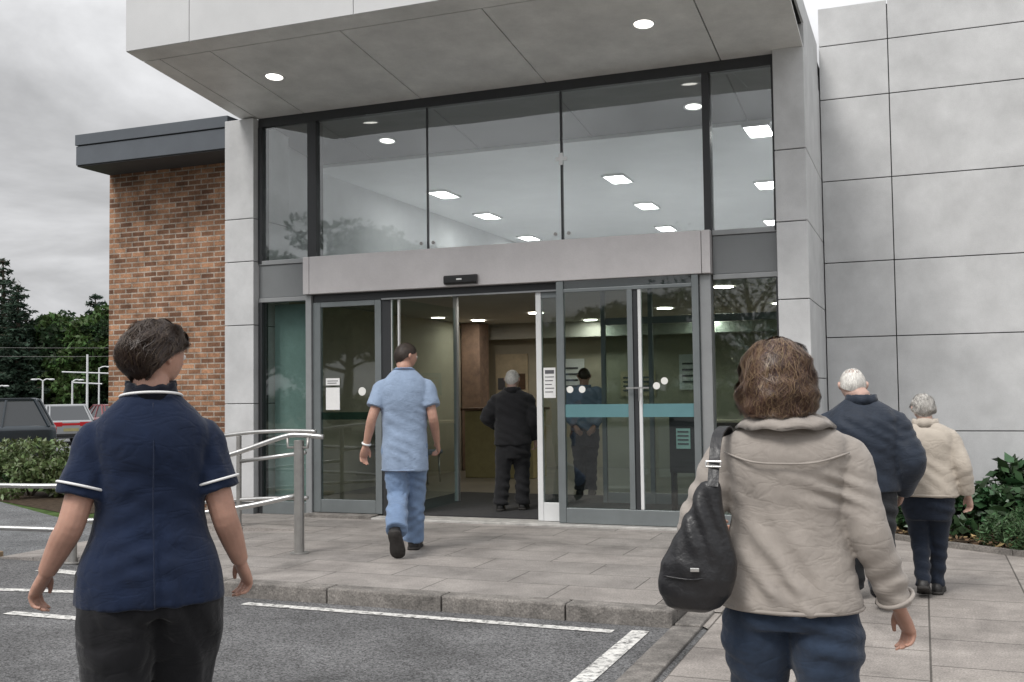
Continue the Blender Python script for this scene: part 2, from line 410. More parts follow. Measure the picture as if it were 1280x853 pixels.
for k in ('skin', 'skin_old'):
    b_ = M[k].node_tree.nodes['Principled BSDF']
    b_.inputs['Subsurface Weight'].default_value = 0.12
    b_.inputs['Subsurface Radius'].default_value = (0.012, 0.005, 0.003)
M['eye'] = mat('eye_white', (0.7, 0.68, 0.66), 0.2)
M['iris'] = mat('eye_iris', (0.05, 0.04, 0.03), 0.2)
M['hair_dark'] = mat('dark_brown_hair', (0.040, 0.024, 0.016), 0.45, 0, 0.3, 20, island=0.6, spec=0.45)
M['hair_auburn'] = mat('auburn_hair', (0.125, 0.073, 0.046), 0.42, 0, 0.3, 20, island=0.75, spec=0.45)
M['hair_short'] = mat('short_brown_hair', (0.045, 0.032, 0.025), 0.55, 0, 0.3, 20, island=0.5)
M['hair_white'] = mat('white_hair', (0.72, 0.70, 0.66), 0.6, 0, 0.15, 20, island=0.3)
M['hair_silver'] = mat('silver_hair', (0.50, 0.48, 0.45), 0.6, 0, 0.2, 20, island=0.4)
M['navy'] = fabric('navy_tunic', (0.009, 0.017, 0.043), 0.2)
M['black_cloth'] = fabric('black_trousers', (0.012, 0.012, 0.014), 0.2)
M['piping'] = mat('white_piping', (0.78, 0.78, 0.78), 0.7)
M['scrub'] = fabric('blue_scrub', (0.26, 0.335, 0.46), 0.14, fscale=20)
M['scrub_dark'] = fabric('blue_scrub_trousers', (0.17, 0.245, 0.38), 0.16, fscale=20)
M['beige'] = fabric('beige_jacket', (0.325, 0.293, 0.265), 0.16, fscale=16, fold=0.25)
M['jeans'] = fabric('dark_denim', (0.026, 0.040, 0.068), 0.35)
M['navy_jacket'] = fabric('navy_anorak', (0.022, 0.030, 0.046), 0.25, rough=0.6)
M['charcoal'] = fabric('charcoal_trousers', (0.022, 0.024, 0.028), 0.25)
M['cream_jacket'] = fabric('cream_jacket', (0.47, 0.42, 0.36), 0.12)
M['ink_blue'] = fabric('ink_blue_trousers', (0.016, 0.022, 0.036), 0.3)
M['coat_black'] = fabric('black_coat', (0.018, 0.018, 0.02), 0.2)
M['steelblue'] = fabric('steel_blue_top', (0.20, 0.26, 0.36), 0.15)
M['leather'] = mat('black_leather', (0.014, 0.014, 0.016), 0.38, 0, 0.3, 12, 0.35, 45, 0.5)
M['shoe'] = mat('black_shoe', (0.014, 0.013, 0.013), 0.5, 0, 0.3, 20)
M['sole'] = mat('shoe_sole', (0.035, 0.032, 0.03), 0.8, 0, 0.3, 30)
for k_, a_, s_ in (('paving', 0.42, 90), ('paving_path', 0.42, 90), ('kerb', 0.5, 90), ('clad', 0.10, 120), ('soffit', 0.10, 120), ('header', 0.08, 120), ('brick', 0.35, 70), ('fascia', 0.06, 120), ('spandrel', 0.12, 120)): grit(M[k_], a_, s_)
for k_, a_ in (('paving', 0.38), ('paving_path', 0.38), ('kerb', 0.4), ('asphalt', 0.35)): stains(M[k_], a_)
stains(M['white_line'], 0.25, 3)
def paint(name, c):
    m = mat(name, c, 0.3, 0.2, 0.06, 3)
    m.node_tree.nodes['Principled BSDF'].inputs['Coat Weight'].default_value = 0.8
    return m
M['car_green'] = paint('dark_blue_paint', (0.014, 0.024, 0.034))
M['car_silver'] = paint('silver_paint', (0.30, 0.31, 0.32))
M['car_blue'] = paint('slate_paint', (0.10, 0.13, 0.17))
M['car_white'] = paint('pale_grey_paint', (0.42, 0.43, 0.44))
M['car_red'] = paint('maroon_paint', (0.16, 0.015, 0.02))
M['carglass'] = mat('car_glass', (0.03, 0.035, 0.04), 0.06, 0, 0, 1, spec=0.9)
M['tail'] = mat('red_lens', (0.45, 0.015, 0.02), 0.2)
M['headlens'] = mat('clear_lens', (0.6, 0.6, 0.6), 0.1)
M['alloy'] = mat('alloy', (0.45, 0.45, 0.46), 0.35, 0.8)
# ------------------------------------------------------------------ the setting
def sheet(name, polys, m, z=None, kind='structure'):
    mb = MB()
    for p in polys:
        pts = [(q[0], q[1], q[2] if len(q) > 2 else z) for q in p]
        mb.add(pts, [tuple(range(len(pts)))])
    o = mb.build(name, m)
    o['kind'] = kind
    return o

def gz(x, y):
    """height of the land: level by the building, falling gently to the car park on the left"""
    t = min(1, max(0, (-x - 13) / 7))
    t = t * t * (3 - 2 * t)
    return -0.35 * t

# base land to the horizon
mb = MB(); xs = [-900, -300, -120, -60, -40, -30, -24, -20, -18, -16, -14, -13, -8, 0, 8, 20, 60, 300, 900]
ys = [-900, -300, -100, -40, -15, 0, 6, 12, 20, 40, 80, 160, 400, 1200]
mb.add([(x, y, gz(x, y) - 0.035) for y in ys for x in xs], [(j * len(xs) + i, j * len(xs) + i + 1, (j + 1) * len(xs) + i + 1, (j + 1) * len(xs) + i) for j in range(len(ys) - 1) for i in range(len(xs) - 1)])
mb.build('ground', M['ground'])['kind'] = 'structure'
sheet('road', [[(-14, -30), (-1.2, -30), (-1.2, 6.6), (-4.7, 6.6), (-7.2, 7.0), (-14, 7.6)]], M['asphalt'], 0.0)
# car park
mb = MB(); xs = [-75, -40, -30, -26, -23, -20, -18.5]; ys = [12, 20, 30, 45, 75]
mb.add([(x, y, gz(x, y) - 0.015) for y in ys for x in xs], [(j * len(xs) + i, j * len(xs) + i + 1, (j + 1) * len(xs) + i + 1, (j + 1) * len(xs) + i) for j in range(len(ys) - 1) for i in range(len(xs) - 1)])
mb.build('car_park', M['path_asphalt'])['kind'] = 'structure'
# grass strip
mb = MB(); xs = [-20, -18.4, -17, -15.5, -14, -13, -12, -9]; ys = [9.6, 11, 13, 16, 20, 26]
mb.add([(x, y, gz(x, y) - 0.006) for y in ys for x in xs], [(j * len(xs) + i, j * len(xs) + i + 1, (j + 1) * len(xs) + i + 1, (j + 1) * len(xs) + i) for j in range(len(ys) - 1) for i in range(len(xs) - 1)])
mb.build('grass', M['grass'])['kind'] = 'structure'
sheet('footpath', [[(-14, 7.6), (-7.2, 7.0), (-5.9, 7.1), (-5.9, 8.72), (-7.7, 8.72), (-9.6, 9.6), (-14, 12.0)]], M['path_asphalt'], 0.004)
# edging between footpath and road on the left
mb = MB()
for i in range(7):
    a = -7.62 - i * 0.93
    mb.box(a - 0.92, a, 6.93 - 0.0, 7.05, -0.05, 0.055)
o = mb.build('path_edging', mat('sandy_edging', (0.30, 0.22, 0.14), 0.9, 0, 0.3, 8, 0.4, 60), bevel=0.01); o['kind'] = 'structure'

# raised forecourt
PZ = 0.10
mb = MB()
front = [(-1.55, 6.30), (-4.75, 6.30), (-5.05, 6.38), (-5.3, 6.62), (-5.42, 6.95)]
plat = [(-1.55, 6.30), (-1.55, 11.2), (-7.6, 11.2), (-7.6, 8.72), (-5.9, 8.72), (-5.42, 8.72), (-5.42, 6.95), (-5.3, 6.62), (-5.05, 6.38), (-4.75, 6.30)]
mb.prism(plat, -0.03, PZ)
# ramp down to the left
mb.add([(-5.421, 6.97, PZ - 0.001), (-5.421, 8.719, PZ - 0.001), (-7.6, 8.719, 0.012), (-7.6, 6.97, 0.012), (-5.421, 6.97, -0.04), (-5.421, 8.719, -0.04), (-7.6, 8.719, -0.04), (-7.6, 6.97, -0.04)], [(0, 1, 2, 3), (0, 3, 7, 4), (3, 2, 6, 7), (1, 5, 6, 2)])
mb.build('forecourt_paving', M['paving'])['kind'] = 'structure'
# kerb stones round the forecourt
mb = MB()
kx = [-1.41, -2.08, -2.92, -3.77, -4.62]
for i in range(4):
    mb.box(kx[i + 1] + 0.004, kx[i] - 0.004, 6.15, 6.297, -0.05, PZ + 0.004)
arc = [(-4.626, 6.15), (-5.12, 6.23), (-5.43, 6.52), (-5.57, 6.95)]
inn = [(-4.626, 6.297), (-5.05, 6.377), (-5.3, 6.617), (-5.424, 6.95)]
for i in range(3):
    mb.prism([arc[i], inn[i], inn[i + 1], arc[i + 1]][::-1], -0.05, PZ + 0.004)
mb.box(-1.547, -1.41, 6.297, 6.6, -0.05, PZ + 0.004)
mb.build('kerb', M['kerb'], bevel=0.012)['kind'] = 'structure'
# the path on the right, level with the road at the front and rising to the forecourt
mb = MB()
def pz(x, y):
    t = min(1, max(0, (y - 6.2) / 2.6)) * min(1, max(0, (-0.35 - x) / 0.9))
    return 0.012 + (PZ - 0.012) * t * t * (3 - 2 * t)
xs = [-1.548, -1.3, -1.1, -0.9, -0.7, -0.5, -0.35, -0.1, 0.3, 0.8, 1.4, 2.5, 5]
ys = [6.6, 7, 7.4, 7.8, 8.2, 8.6, 9, 9.4, 9.8, 10.2, 10.6, 11.3]
mb.add([(x, y, pz(x, y)) for y in ys for x in xs], [(j * len(xs) + i, j * len(xs) + i + 1, (j + 1) * len(xs) + i + 1, (j + 1) * len(xs) + i) for j in range(len(ys) - 1) for i in range(len(xs) - 1)])
mb.add([(-1.2, -6, 0.012), (5, -6, 0.012), (5, 6.6, 0.012), (-1.2, 6.6, 0.012)], [(0, 1, 2, 3)])
mb.add([(-1.548, 6.6, 0.012), (-1.2, 6.15, 0.012), (-1.2, 6.6, 0.012)], [(0, 1, 2)])
mb.build('path', M['paving_path'])['kind'] = 'structure'
# flush kerb between road and path
mb = MB(); y = -3.0
while y < 6.1:
    mb.box(-1.41, -1.245, y + 0.004, min(y + 0.911, 6.146), -0.05, 0.02)
    y += 0.915
mb.box(-1.40, -1.245, 6.154, 6.6, -0.05, 0.03)
mb.build('dropped_kerb', M['kerb'], bevel=0.008)['kind'] = 'structure'

# painted lines
def line(mb, x0, y0, x1, y1, w, z=0.005):
    d = Vector((x1 - x0, y1 - y0, 0)).normalized(); n = Vector((-d.y, d.x, 0)) * w / 2
    mb.add([(x0 + n.x, y0 + n.y, z), (x0 - n.x, y0 - n.y, z), (x1 - n.x, y1 - n.y, z), (x1 + n.x, y1 + n.y, z)], [(0, 1, 2, 3)])
mb = MB()
line(mb, -4.3, 5.97, -1.72, 5.95, 0.08)
line(mb, -1.57, 6.02, -1.58, 2.2, 0.105)
line(mb, -6.5, 5.82, -5.1, 6.05, 0.09)
line(mb, -5.62, 5.24, -4.6, 5.24, 0.09)
line(mb, -6.75, 6.62, -5.75, 6.52, 0.13)
line(mb, -6.9, 5.2, -5.9, 4.95, 0.09)
mb.build('road_markings', M['white_line'])['kind'] = 'structure'

# ------------------------------------------------------------------ entrance building
B = empty('entrance_building', (-4.0, 9.7, PZ))
tag(B, 'glass fronted entrance with deep grey canopy, pale cladding and open sliding doors', 'building')

def bx(name, args, m, parent=B, bevel=0.0, local=False):
    mb = MB()
    for a in (args if isinstance(args[0], (tuple, list)) else [args]): mb.box(*a)
    return mb.build(name, M[m] if isinstance(m, str) else m, parent, local, bevel=bevel)

def bxs(name, boxes, m, parent=B, bevel=0.0, local=False):
    return [bx(name, b, m, parent, bevel, local) for b in boxes]

def clad_column(x0, x1, y0, y1, zj, core_in=0.02, g=0.004):
    mb = MB()
    for i in range(len(zj) - 1):
        mb.box(x0, x1, y0, y1, zj[i] + (g if i else 0), zj[i + 1] - g, 0)
    mb.box(x0 + core_in, x1 - core_in, y0 + core_in, y1 - core_in, zj[0] + 0.01, zj[-1] - 0.02, 1)
    return mb.build('column', [M['clad'], M['clad_dark']], B, bevel=0.006)

clad_column(-7.245, -6.862, 9.70, 10.4, [0.23, 1.31, 2.18, 2.89, 3.37, 4.50])
bx('plinth', (-7.225, -6.88, 9.72, 10.38, PZ, 0.235), 'spandrel')
clad_column(-1.193, -0.915, 9.70, 11.28, [PZ, 0.80, 1.50, 2.21, 2.92, 3.58, 4.52])
bx('parapet', (-1.12, -0.925, 9.90, 11.28, 4.53, 5.02), 'clad', bevel=0.006)

# canopy
SL = 0.12026
def zs(y): return 4.51 + SL * (9.75 - y)
cx0, cx1, cy0, cy1 = -7.055, -0.915, 7.92, 9.80
mb = MB()
def slab(mb, x0, x1, y0, y1, t=0.02, mi=0, dz=0.0):
    mb.add([(x0, y0, zs(y0) + dz), (x1, y0, zs(y0) + dz), (x1, y1, zs(y1) + dz), (x0, y1, zs(y1) + dz),
            (x0, y0, zs(y0) + dz + t), (x1, y0, zs(y0) + dz + t), (x1, y1, zs(y1) + dz + t), (x0, y1, zs(y1) + dz + t)],
           [(0, 3, 2, 1), (4, 5, 6, 7), (0, 1, 5, 4), (1, 2, 6, 5), (2, 3, 7, 6), (3, 0, 4, 7)], mi)
g = 0.006
jx = [cx0 + 0.20, -6.26, -4.83, -3.43, -1.68, cx1]
slab(mb, cx0, cx1, cy0, 8.15 - g)                                  # edge strip along the front
slab(mb, cx0, cx0 + 0.20 - g, 8.15 + g, cy1)                       # edge strip at the end
for i in range(5):
    slab(mb, jx[i] + g, jx[i + 1] - g, 8.15 + g, cy1)
slab(mb, cx0 + 0.03, cx1 - 0.03, cy0 + 0.03, cy1, 0.03, 1, 0.022)   # dark backing in the joints
can = mb.build('canopy', [M['soffit'], M['clad_dark']], B)
mb = MB()
fx = [cx0, -6.31, -4.55, -2.75, cx1]
for i in range(4):
    x0, x1 = fx[i] + (0.004 if i else 0), fx[i + 1] - 0.004
    mb.box(x0, x1, cy0 - 0.012, cy0 + 0.01, zs(cy0) + 0.004, 5.72, 0)
mb.box(cx0 + 0.03, cx1 - 0.03, cy0 + 0.012, 9.9, zs(cy0) + 0.06, 5.66, 1)
mb.box(cx0, cx0 + 0.02, cy0 + 0.013, 9.79, zs(cy0) + 0.03, 5.70, 0)
mb.box(cx1 - 0.02, cx1, cy0 + 0.013, 9.79, zs(cy0) + 0.03, 5.70, 0)
mb.build('fascia', [M['fascia'], M['clad_dark']], can, local=True)

def downlight(x, y, parent, r=0.085, z=None):
    """round recessed lamp with a trim ring, tilted to lie on the sloping soffit"""
    mb = MB(); n = 24
    def zz(yy): return (zs(yy) if z is None else z)
    def ring(rr, d): return [(x + rr * math.cos(2 * PI * j / n), y + rr * math.sin(2 * PI * j / n), zz(y + rr * math.sin(2 * PI * j / n)) + d) for j in range(n)]
    mb.rings([ring(r + 0.022, -0.002), ring(r + 0.02, -0.010), ring(r + 0.004, -0.010), ring(r, -0.004)], 0, caps=False)
    mb.add(ring(r, -0.005), [tuple(range(n))[::-1]], 1)
    return mb.build('downlight', [M['white_trim'], M['downlight'] if z is None else M['lobby_light']], parent, local=True)
for x in (-6.0, -2.18): downlight(x, 8.84, can)

# inner ceiling: the soffit runs on indoors, then a flat white ceiling with light panels
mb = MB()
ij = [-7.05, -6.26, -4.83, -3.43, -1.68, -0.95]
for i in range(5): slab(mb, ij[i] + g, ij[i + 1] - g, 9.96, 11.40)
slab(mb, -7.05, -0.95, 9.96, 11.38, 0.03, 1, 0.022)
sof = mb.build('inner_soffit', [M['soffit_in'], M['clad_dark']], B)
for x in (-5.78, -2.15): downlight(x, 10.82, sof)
mb = MB(); mb.box(-7.2, -0.93, 11.42, 20.0, 4.28, 4.34)
hc = mb.build('hall_ceiling', M['ceil'], B)
for (x, y) in [(-6.35, 13.6), (-6.5, 15.6), (-6.75, 18.2), (-3.75, 13.6), (-3.9, 15.8), (-4.15, 18.2), (-1.6, 11.7), (-1.95, 14.9), (-2.3, 18.3)]:
    mb = MB(); mb.box(x - 0.12, x + 0.12, y - 0.23, y + 0.23, 4.258, 4.277, 1)
    mb.box(x - 0.15, x + 0.15, y - 0.29, y - 0.262, 4.25, 4.279); mb.box(x - 0.15, x + 0.15, y + 0.262, y + 0.29, 4.25, 4.279)
    mb.box(x - 0.15, x - 0.132, y - 0.26, y + 0.26, 4.25, 4.279); mb.box(x + 0.132, x + 0.15, y - 0.26, y + 0.26, 4.25, 4.279)
    mb.build('light_panel', [M['white_trim'], M['panel_light']], hc, local=True)
# shell of the hall
bx('hall_roof', (-7.24, -0.93, 9.95, 20.2, 4.70, 4.85), 'eave')
bx('hall_wall', [(-7.26, -7.20, 10.42, 20.1, PZ, 4.69), (-0.98, -0.925, 11.285, 20.1, PZ, 4.69), (-7.19, -0.99, 20.0, 20.1, 2.92, 4.69)], 'hall_wall')
bx('upper_floor', (-7.19, -0.99, 9.96, 19.99, 2.62, 2.86), 'ceil')
lc = bx('lobby_ceiling', (-7.19, -0.99, 9.97, 17.6, 2.56, 2.61), 'lobby_ceil')
for (x, y) in [(-4.75, 11.15), (-2.05, 11.8), (-5.25, 14.4), (-3.35, 14.5), (-5.0, 16.3), (-3.1, 16.5), (-1.75, 14.5), (-6.6, 15.4)]:
    downlight(x, y, lc, 0.11, 2.558)
bx('lobby_wall', [(-7.19, -0.99, 17.0, 17.1, PZ + 0.01, 2.55), (-7.19, -7.16, 10.45, 16.99, PZ + 0.01, 2.55), (-1.02, -0.99, 11.3, 16.99, PZ + 0.01, 2.55)], 'lobby_wall')
bx('lobby_floor', (-7.19, -0.99, 9.92, 17.0, 0.04, PZ + 0.008), 'lobby_floor')
bx('door_mat', (-5.6, -2.0, 10.0, 12.4, PZ + 0.012, PZ + 0.022), 'mat_carpet')
bx('lobby_pier', (-7.13, -6.8, 15.9, 16.3, PZ + 0.01, 2.55), 'red', bevel=0.005)
# suspended bulkhead across the lobby
bx('bulkhead', (-7.1, -1.05, 16.6, 16.7, 2.30, 2.555), 'lobby_ceil', bevel=0.005)

# upper glazing
bx('roof_beam', (-6.86, -1.195, 9.79, 9.92, 4.405, 4.535), 'darkframe', bevel=0.004)
for x0, x1, mm in ((-6.858, -6.812, 'darkframe'), (-6.217, -6.105, 'darkframe'), (-1.866, -1.796, 'darkframe'), (-1.22, -1.195, 'darkframe')):
    bx('mullion', (x0, x1, 9.78, 9.93, 2.86, 4.404), mm, bevel=0.004)
for x, w in ((-4.773, 0.006), (-3.286, 0.010)):
    bx('glass_joint', (x - w, x + w, 9.812, 9.848, 2.895, 4.404), 'darkframe')
for x in (-3.286,):
    mb = MB()
    mb.box(x - 0.06, x + 0.06, 9.800, 9.811, 3.702, 3.738); mb.box(x - 0.02, x + 0.02, 9.799, 9.810, 3.66, 3.78)
    mb.build('glass_fitting', M['steel'], B)
for x in (-4.773, -3.286):
    for s in (-1, 1):
        mb = MB(); mb.lathe([(0.018, 0), (0.018, 0.012), (0.01, 0.014)], (x + s * 0.07, 9.797, 2.97), 12, 0, 'y'); mb.build('glass_bolt', M['steel_dull'], B)
for x0, x1 in ((-6.811, -6.218), (-6.104, -4.780), (-4.766, -3.297), (-3.275, -1.867), (-1.795, -1.221)):
    bx('window_pane', (x0, x1, 9.824, 9.834, 2.90, 4.403), 'glass_up')
# spandrels and side windows
for x0, x1 in ((-6.858, -6.225), (-1.795, -1.195)):
    bx('spandrel', (x0, x1, 9.80, 9.90, 2.482, 2.845), 'spandrel', bevel=0.004)
    bxs('transom', [(x0, x1, 9.785, 9.91, 2.848, 2.897), (x0, x1, 9.785, 9.91, 2.432, 2.479)], 'frame', bevel=0.004)
bxs('jamb', [(-6.858, -6.812, 9.785, 9.91, PZ, 2.43), (-1.22, -1.195, 9.785, 9.91, PZ, 2.43)], 'darkframe', bevel=0.003)
for x0, x1 in ((-6.811, -6.226), (-1.794, -1.221)):
    bx('window_pane', (x0, x1, 9.824, 9.834, 0.24, 2.43), 'glass_side')
    bx('bottom_rail', (x0, x1, 9.79, 9.90, PZ, 0.238), 'doorframe', bevel=0.004)
# vertical blind behind the left side window
mb = MB()
for i in range(9):
    x = -6.80 + i * 0.066; mb.add([(x, 10.02, 0.26), (x + 0.062, 10.045, 0.26), (x + 0.062, 10.045, 2.42), (x, 10.02, 2.42), (x + 0.002, 10.023, 0.26), (x + 0.064, 10.048, 0.26), (x + 0.064, 10.048, 2.42), (x + 0.002, 10.023, 2.42)], [(0, 1, 2, 3), (7, 6, 5, 4), (0, 4, 5, 1), (1, 5, 6, 2), (2, 6, 7, 3), (3, 7, 4, 0)])
mb.build('window_blind', M['blind'], B)
# door header
mb = MB()
mb.box(-6.22, -6.144, 9.69, 9.92, 2.486, 2.893, 0); mb.box(-6.140, -1.885, 9.69, 9.92, 2.486, 2.893, 0); mb.box(-1.881, -1.800, 9.69, 9.92, 2.486, 2.893, 0)
mb.box(-6.2, -1.82, 9.70, 9.91, 2.50, 2.88, 1)
hd = mb.build('door_header', [M['header'], M['clad_dark']], B, bevel=0.006)
mb = MB()
mb.rings([[(-4.515, 9.688 - d, 2.505 + e), (-4.155, 9.688 - d, 2.505 + e), (-4.155, 9.688 - d, 2.600 - e), (-4.515, 9.688 - d, 2.600 - e)] for d, e in ((0, 0), (0.035, 0.003), (0.05, 0.018))][::-1], 0)
mb.box(-4.37, -4.31, 9.634, 9.639, 2.545, 2.562, 1)
mb.build('door_sensor', [M['black'], M['white_trim']], hd, local=True, bevel=0.004)
bx('door_track', [(-6.135, -1.93, 9.775, 9.90, 2.405, 2.484)], 'darkframe')
bx('track_trim', [(-5.30, -3.33, 9.765, 9.774, 2.395, 2.412)], 'frame')
bxs('post', [(-6.222, -6.150, 9.745, 9.91, PZ, 2.484)], 'frame', bevel=0.005)
bxs('post', [(-1.918, -1.812, 9.745, 9.91, PZ, 2.484)], 'frame', bevel=0.005)
bxs('sill', [(-5.35, -1.9, 9.60, 9.915, 0.09, PZ + 0.022)], mat('worn_threshold', (0.42, 0.41, 0.39), 0.6, 0.2, 0.3, 8), bevel=0.006)
bxs('sill', [(-6.2, -5.36, 9.62, 9.915, 0.09, PZ + 0.035)], 'kerb', bevel=0.006)

def dots(mb, pts, y, r=0.032):
    for x, z in pts: mb.lathe([(r, 0), (r, 0.003)], (x, y - 0.003, z), 18, 0, 'y')
# left door leaf
d1 = empty('sliding_door', (0, 0, 0)); d1.parent = B; d1.location = (4.0, -9.7, -PZ)
def bp(parent, name, args, m, bevel=0.0):
    return bx(name, args, m, parent, bevel, True)
bp(d1, 'door_frame', [(-6.148, -6.055, 9.775, 9.83, 0.14, 2.40), (-5.387, -5.312, 9.775, 9.83, 0.14, 2.40), (-6.054, -5.388, 9.777, 9.828, 0.14, 0.278), (-6.054, -5.388, 9.777, 9.828, 2.345, 2.40)], 'doorframe', 0.004)
bp(d1, 'door_pane', (-6.054, -5.388, 9.80, 9.81, 0.279, 2.344), 'glass_low')
mb = MB(); dots(mb, [(-5.553, 1.43)], 9.797, 0.045); mb.build('glass_dot', M['dot'], d1, True)
bp(d1, 'glass_band', (-6.052, -5.39, 9.7935, 9.7965, 1.13, 1.21), glass('clear_teal_film', (0.45, 0.62, 0.62), 1.3))
bp_each = lambda p_, n_, bl, m_, bv=0.0: [bp(p_, n_, b_, m_, bv) for b_ in bl]
bp_each(d1, 'edge_trim', [(-5.205, -5.195, 9.80, 9.83, 0.14, 2.40), (-5.125, -5.108, 9.80, 9.83, 0.14, 2.40)], 'white_trim')
bp(d1, 'edge_pane', (-5.194, -5.126, 9.81, 9.818, 0.14, 2.40), 'glass_low')
bp(d1, 'edge_stile', [(-5.311, -5.206, 9.79, 9.83, 0.13, 2.404)], 'darkframe', 0.003)
# vestibule side screen running indoors from the left door
bp(d1, 'side_screen', (-5.13, -5.118, 9.86, 11.25, 0.125, 2.40), 'glass_side')
bp(d1, 'screen_post', [(-5.15, -5.10, 11.255, 11.31, PZ + 0.03, 2.55)], 'frame')
# right double leaf
d2 = empty('sliding_door', (0, 0, 0)); d2.parent = B; d2.location = (4.0, -9.7, -PZ)
bp(d2, 'door_frame', [(-3.325, -3.252, 9.70, 9.755, 0.126, 2.484), (-1.985, -1.922, 9.702, 9.744, 0.126, 2.484), (-3.251, -1.986, 9.703, 9.752, 0.126, 0.272), (-3.251, -1.986, 9.704, 9.75, 2.37, 2.405),
                      (-2.613, -2.560, 9.705, 9.75, 0.273, 2.369)], 'doorframe', 0.004)
bp(d2, 'inner_stile', [(-2.555, -2.512, 9.72, 9.765, 0.273, 2.369)], 'darkframe', 0.003)
bp(d2, 'edge_trim', [(-2.508, -2.476, 9.71, 9.755, 0.273, 2.369)], 'white_trim', 0.004)
bp(d2, 'door_pane', (-3.251, -2.614, 9.722, 9.732, 0.273, 2.369), 'glass_low')
bp(d2, 'door_pane', (-2.475, -1.986, 9.722, 9.732, 0.273, 2.369), 'glass_low')
bp(d2, 'top_pane', (-3.251, -1.986, 9.722, 9.732, 2.406, 2.484), 'glass_low')
for q in [(-3.20, 1.42), (-3.076, 1.42), (-2.339, 1.445), (-2.262, 1.49)]:
    mb = MB(); dots(mb, [q], 9.719, 0.034); mb.build('glass_dot', M['dot'], d2, True)
bpn = glass('teal_film', (0.25, 0.46, 0.48), 1.3)
bp_each(d2, 'glass_band', [(-3.249, -2.615, 9.7155, 9.7185, 1.15, 1.275), (-2.474, -1.988, 9.7155, 9.7185, 1.15, 1.275)], M['band'])
bp(d2, 'handle', [(-2.50, -2.49, 9.66, 9.672, 1.3, 1.42), (-2.62, -2.40, 9.655, 9.664, 1.42, 1.435)], 'steel')
# narrow parked leaf with bright edge
d3 = empty('sliding_door', (0, 0, 0)); d3.parent = B; d3.location = (4.0, -9.7, -PZ)
bp(d3, 'edge_trim', [(-3.575, -3.517, 9.79, 9.84, 0.126, 2.404)], 'white_trim', 0.006)
bp(d3, 'door_pane', (-3.516, -3.365, 9.808, 9.818, 0.31, 2.33), 'glass_low')
bp(d3, 'kick_plate', (-3.516, -3.34, 9.795, 9.83, 0.126, 0.308), 'white_trim', 0.003)
bp(d3, 'door_frame', [(-3.516, -3.34, 9.795, 9.83, 2.332, 2.404), (-3.362, -3.34, 9.797, 9.828, 0.31, 2.33)], 'doorframe', 0.003)

# inner vestibule screen deeper in the lobby
d4 = empty('inner_screen', (0, 0, 0)); d4.parent = B; d4.location = (4.0, -9.7, -PZ)
for x in (-3.42, -2.86, -2.30, -1.12): bp(d4, 'screen_post', (x - 0.025, x + 0.025, 11.62, 11.67, PZ + 0.012, 2.555), 'doorframe', 0.003)
bp(d4, 'screen_rail', (-3.39, -1.15, 11.625, 11.665, 2.16, 2.24), 'doorframe', 0.003)
bp(d4, 'screen_rail', (-3.39, -1.15, 11.625, 11.665, PZ + 0.012, 0.24), 'doorframe', 0.003)
for a_, b_ in ((-3.39, -2.89), (-2.83, -2.33), (-2.27, -1.15)): bp(d4, 'screen_pane', (a_, b_, 11.64, 11.648, 0.245, 2.155), 'glass_low')

# right hand cladding wall, panels over a dark joint
WY = 11.30
mb = MB()
zj = [0.0, 0.96, 1.924, 2.70, 3.556, 4.42, 4.99, 5.40]; xj = [-0.912, -0.225, 1.20, 2.62, 4.05, 5.5]
for i in range(len(xj) - 1):
    for j in range(len(zj) - 1):
        g_ = 0.005
        mb.box(xj[i] + g_, xj[i + 1] - g_, WY, WY + 0.03, zj[j] + (g_ if j else 0), zj[j + 1] - g_, 0)
mb.box(-0.90, 5.49, WY + 0.012, WY + 0.4, 0, 5.36, 1)
mb.build('side_wall', [M['clad'], M['clad_dark']], B, bevel=0.003)

# ------------------------------------------------------------------ brick wing
W = empty('brick_wing', (-8.4, 10.35, 0))
tag(W, 'brown brick side building with a dark overhanging slate grey fascia', 'building')
mb = MB(); mb.box(-9.48, -7.27, 10.35, 17.0, -0.05, 4.23); mb.build('wall', M['brick'], W)
mb = MB()
mb.box(-9.478, -7.262, 9.78, 17.0, 4.215, 4.445, 0); mb.box(-9.482, -7.258, 9.765, 17.004, 4.455, 4.585, 0); mb.box(-9.46, -7.27, 9.80, 16.98, 4.44, 4.46, 1)
rf = mb.build('roof', [M['slate'], M['clad_dark']], W, bevel=0.004)
bx('eave', (-9.474, -7.264, 9.80, 10.345, 4.200, 4.213), 'eave', W)

# ------------------------------------------------------------------ notices and lobby contents
def thing1(mb, name, mats, label, cat, group=None, bevel=0.0, smooth=False):
    o = mb.build(name, mats, None, smooth=smooth, bevel=bevel)
    return tag(o, label, cat, group)
def notice(name, x0, x1, z0, z1, y, label, rows, cat='notice', head=True, back='paper'):
    mb = MB(); mb.box(x0, x1, y, y + 0.004, z0, z1, 0)
    w = x1 - x0; h = z1 - z0
    if head: mb.box(x0 + 0.12 * w, x1 - 0.12 * w, y - 0.002, y - 0.0003, z1 - 0.2 * h, z1 - 0.08 * h, 1)
    for k in range(rows):
        z = z1 - (0.28 + 0.62 * k / rows) * h
        mb.box(x0 + 0.12 * w, x1 - (0.12 + 0.1 * (k % 3)) * w, y - 0.002, y - 0.0003, z - 0.012, z - 0.004, 1)
    return thing1(mb, name, [M[back], M['ink']], label, cat)
notice('door_notice', -5.995, -5.825, 1.235, 1.475, 9.789, 'plain white paper sheet taped low inside the left door pane', 0, head=False)
notice('door_notice', -5.995, -5.825, 1.50, 1.575, 9.789, 'small dark printed strip notice above the white sheet on the left door', 2, head=False)
notice('door_notice', -3.50, -3.375, 1.34, 1.64, 9.797, 'narrow white notice with dark heading on the glass beside the doorway', 5)
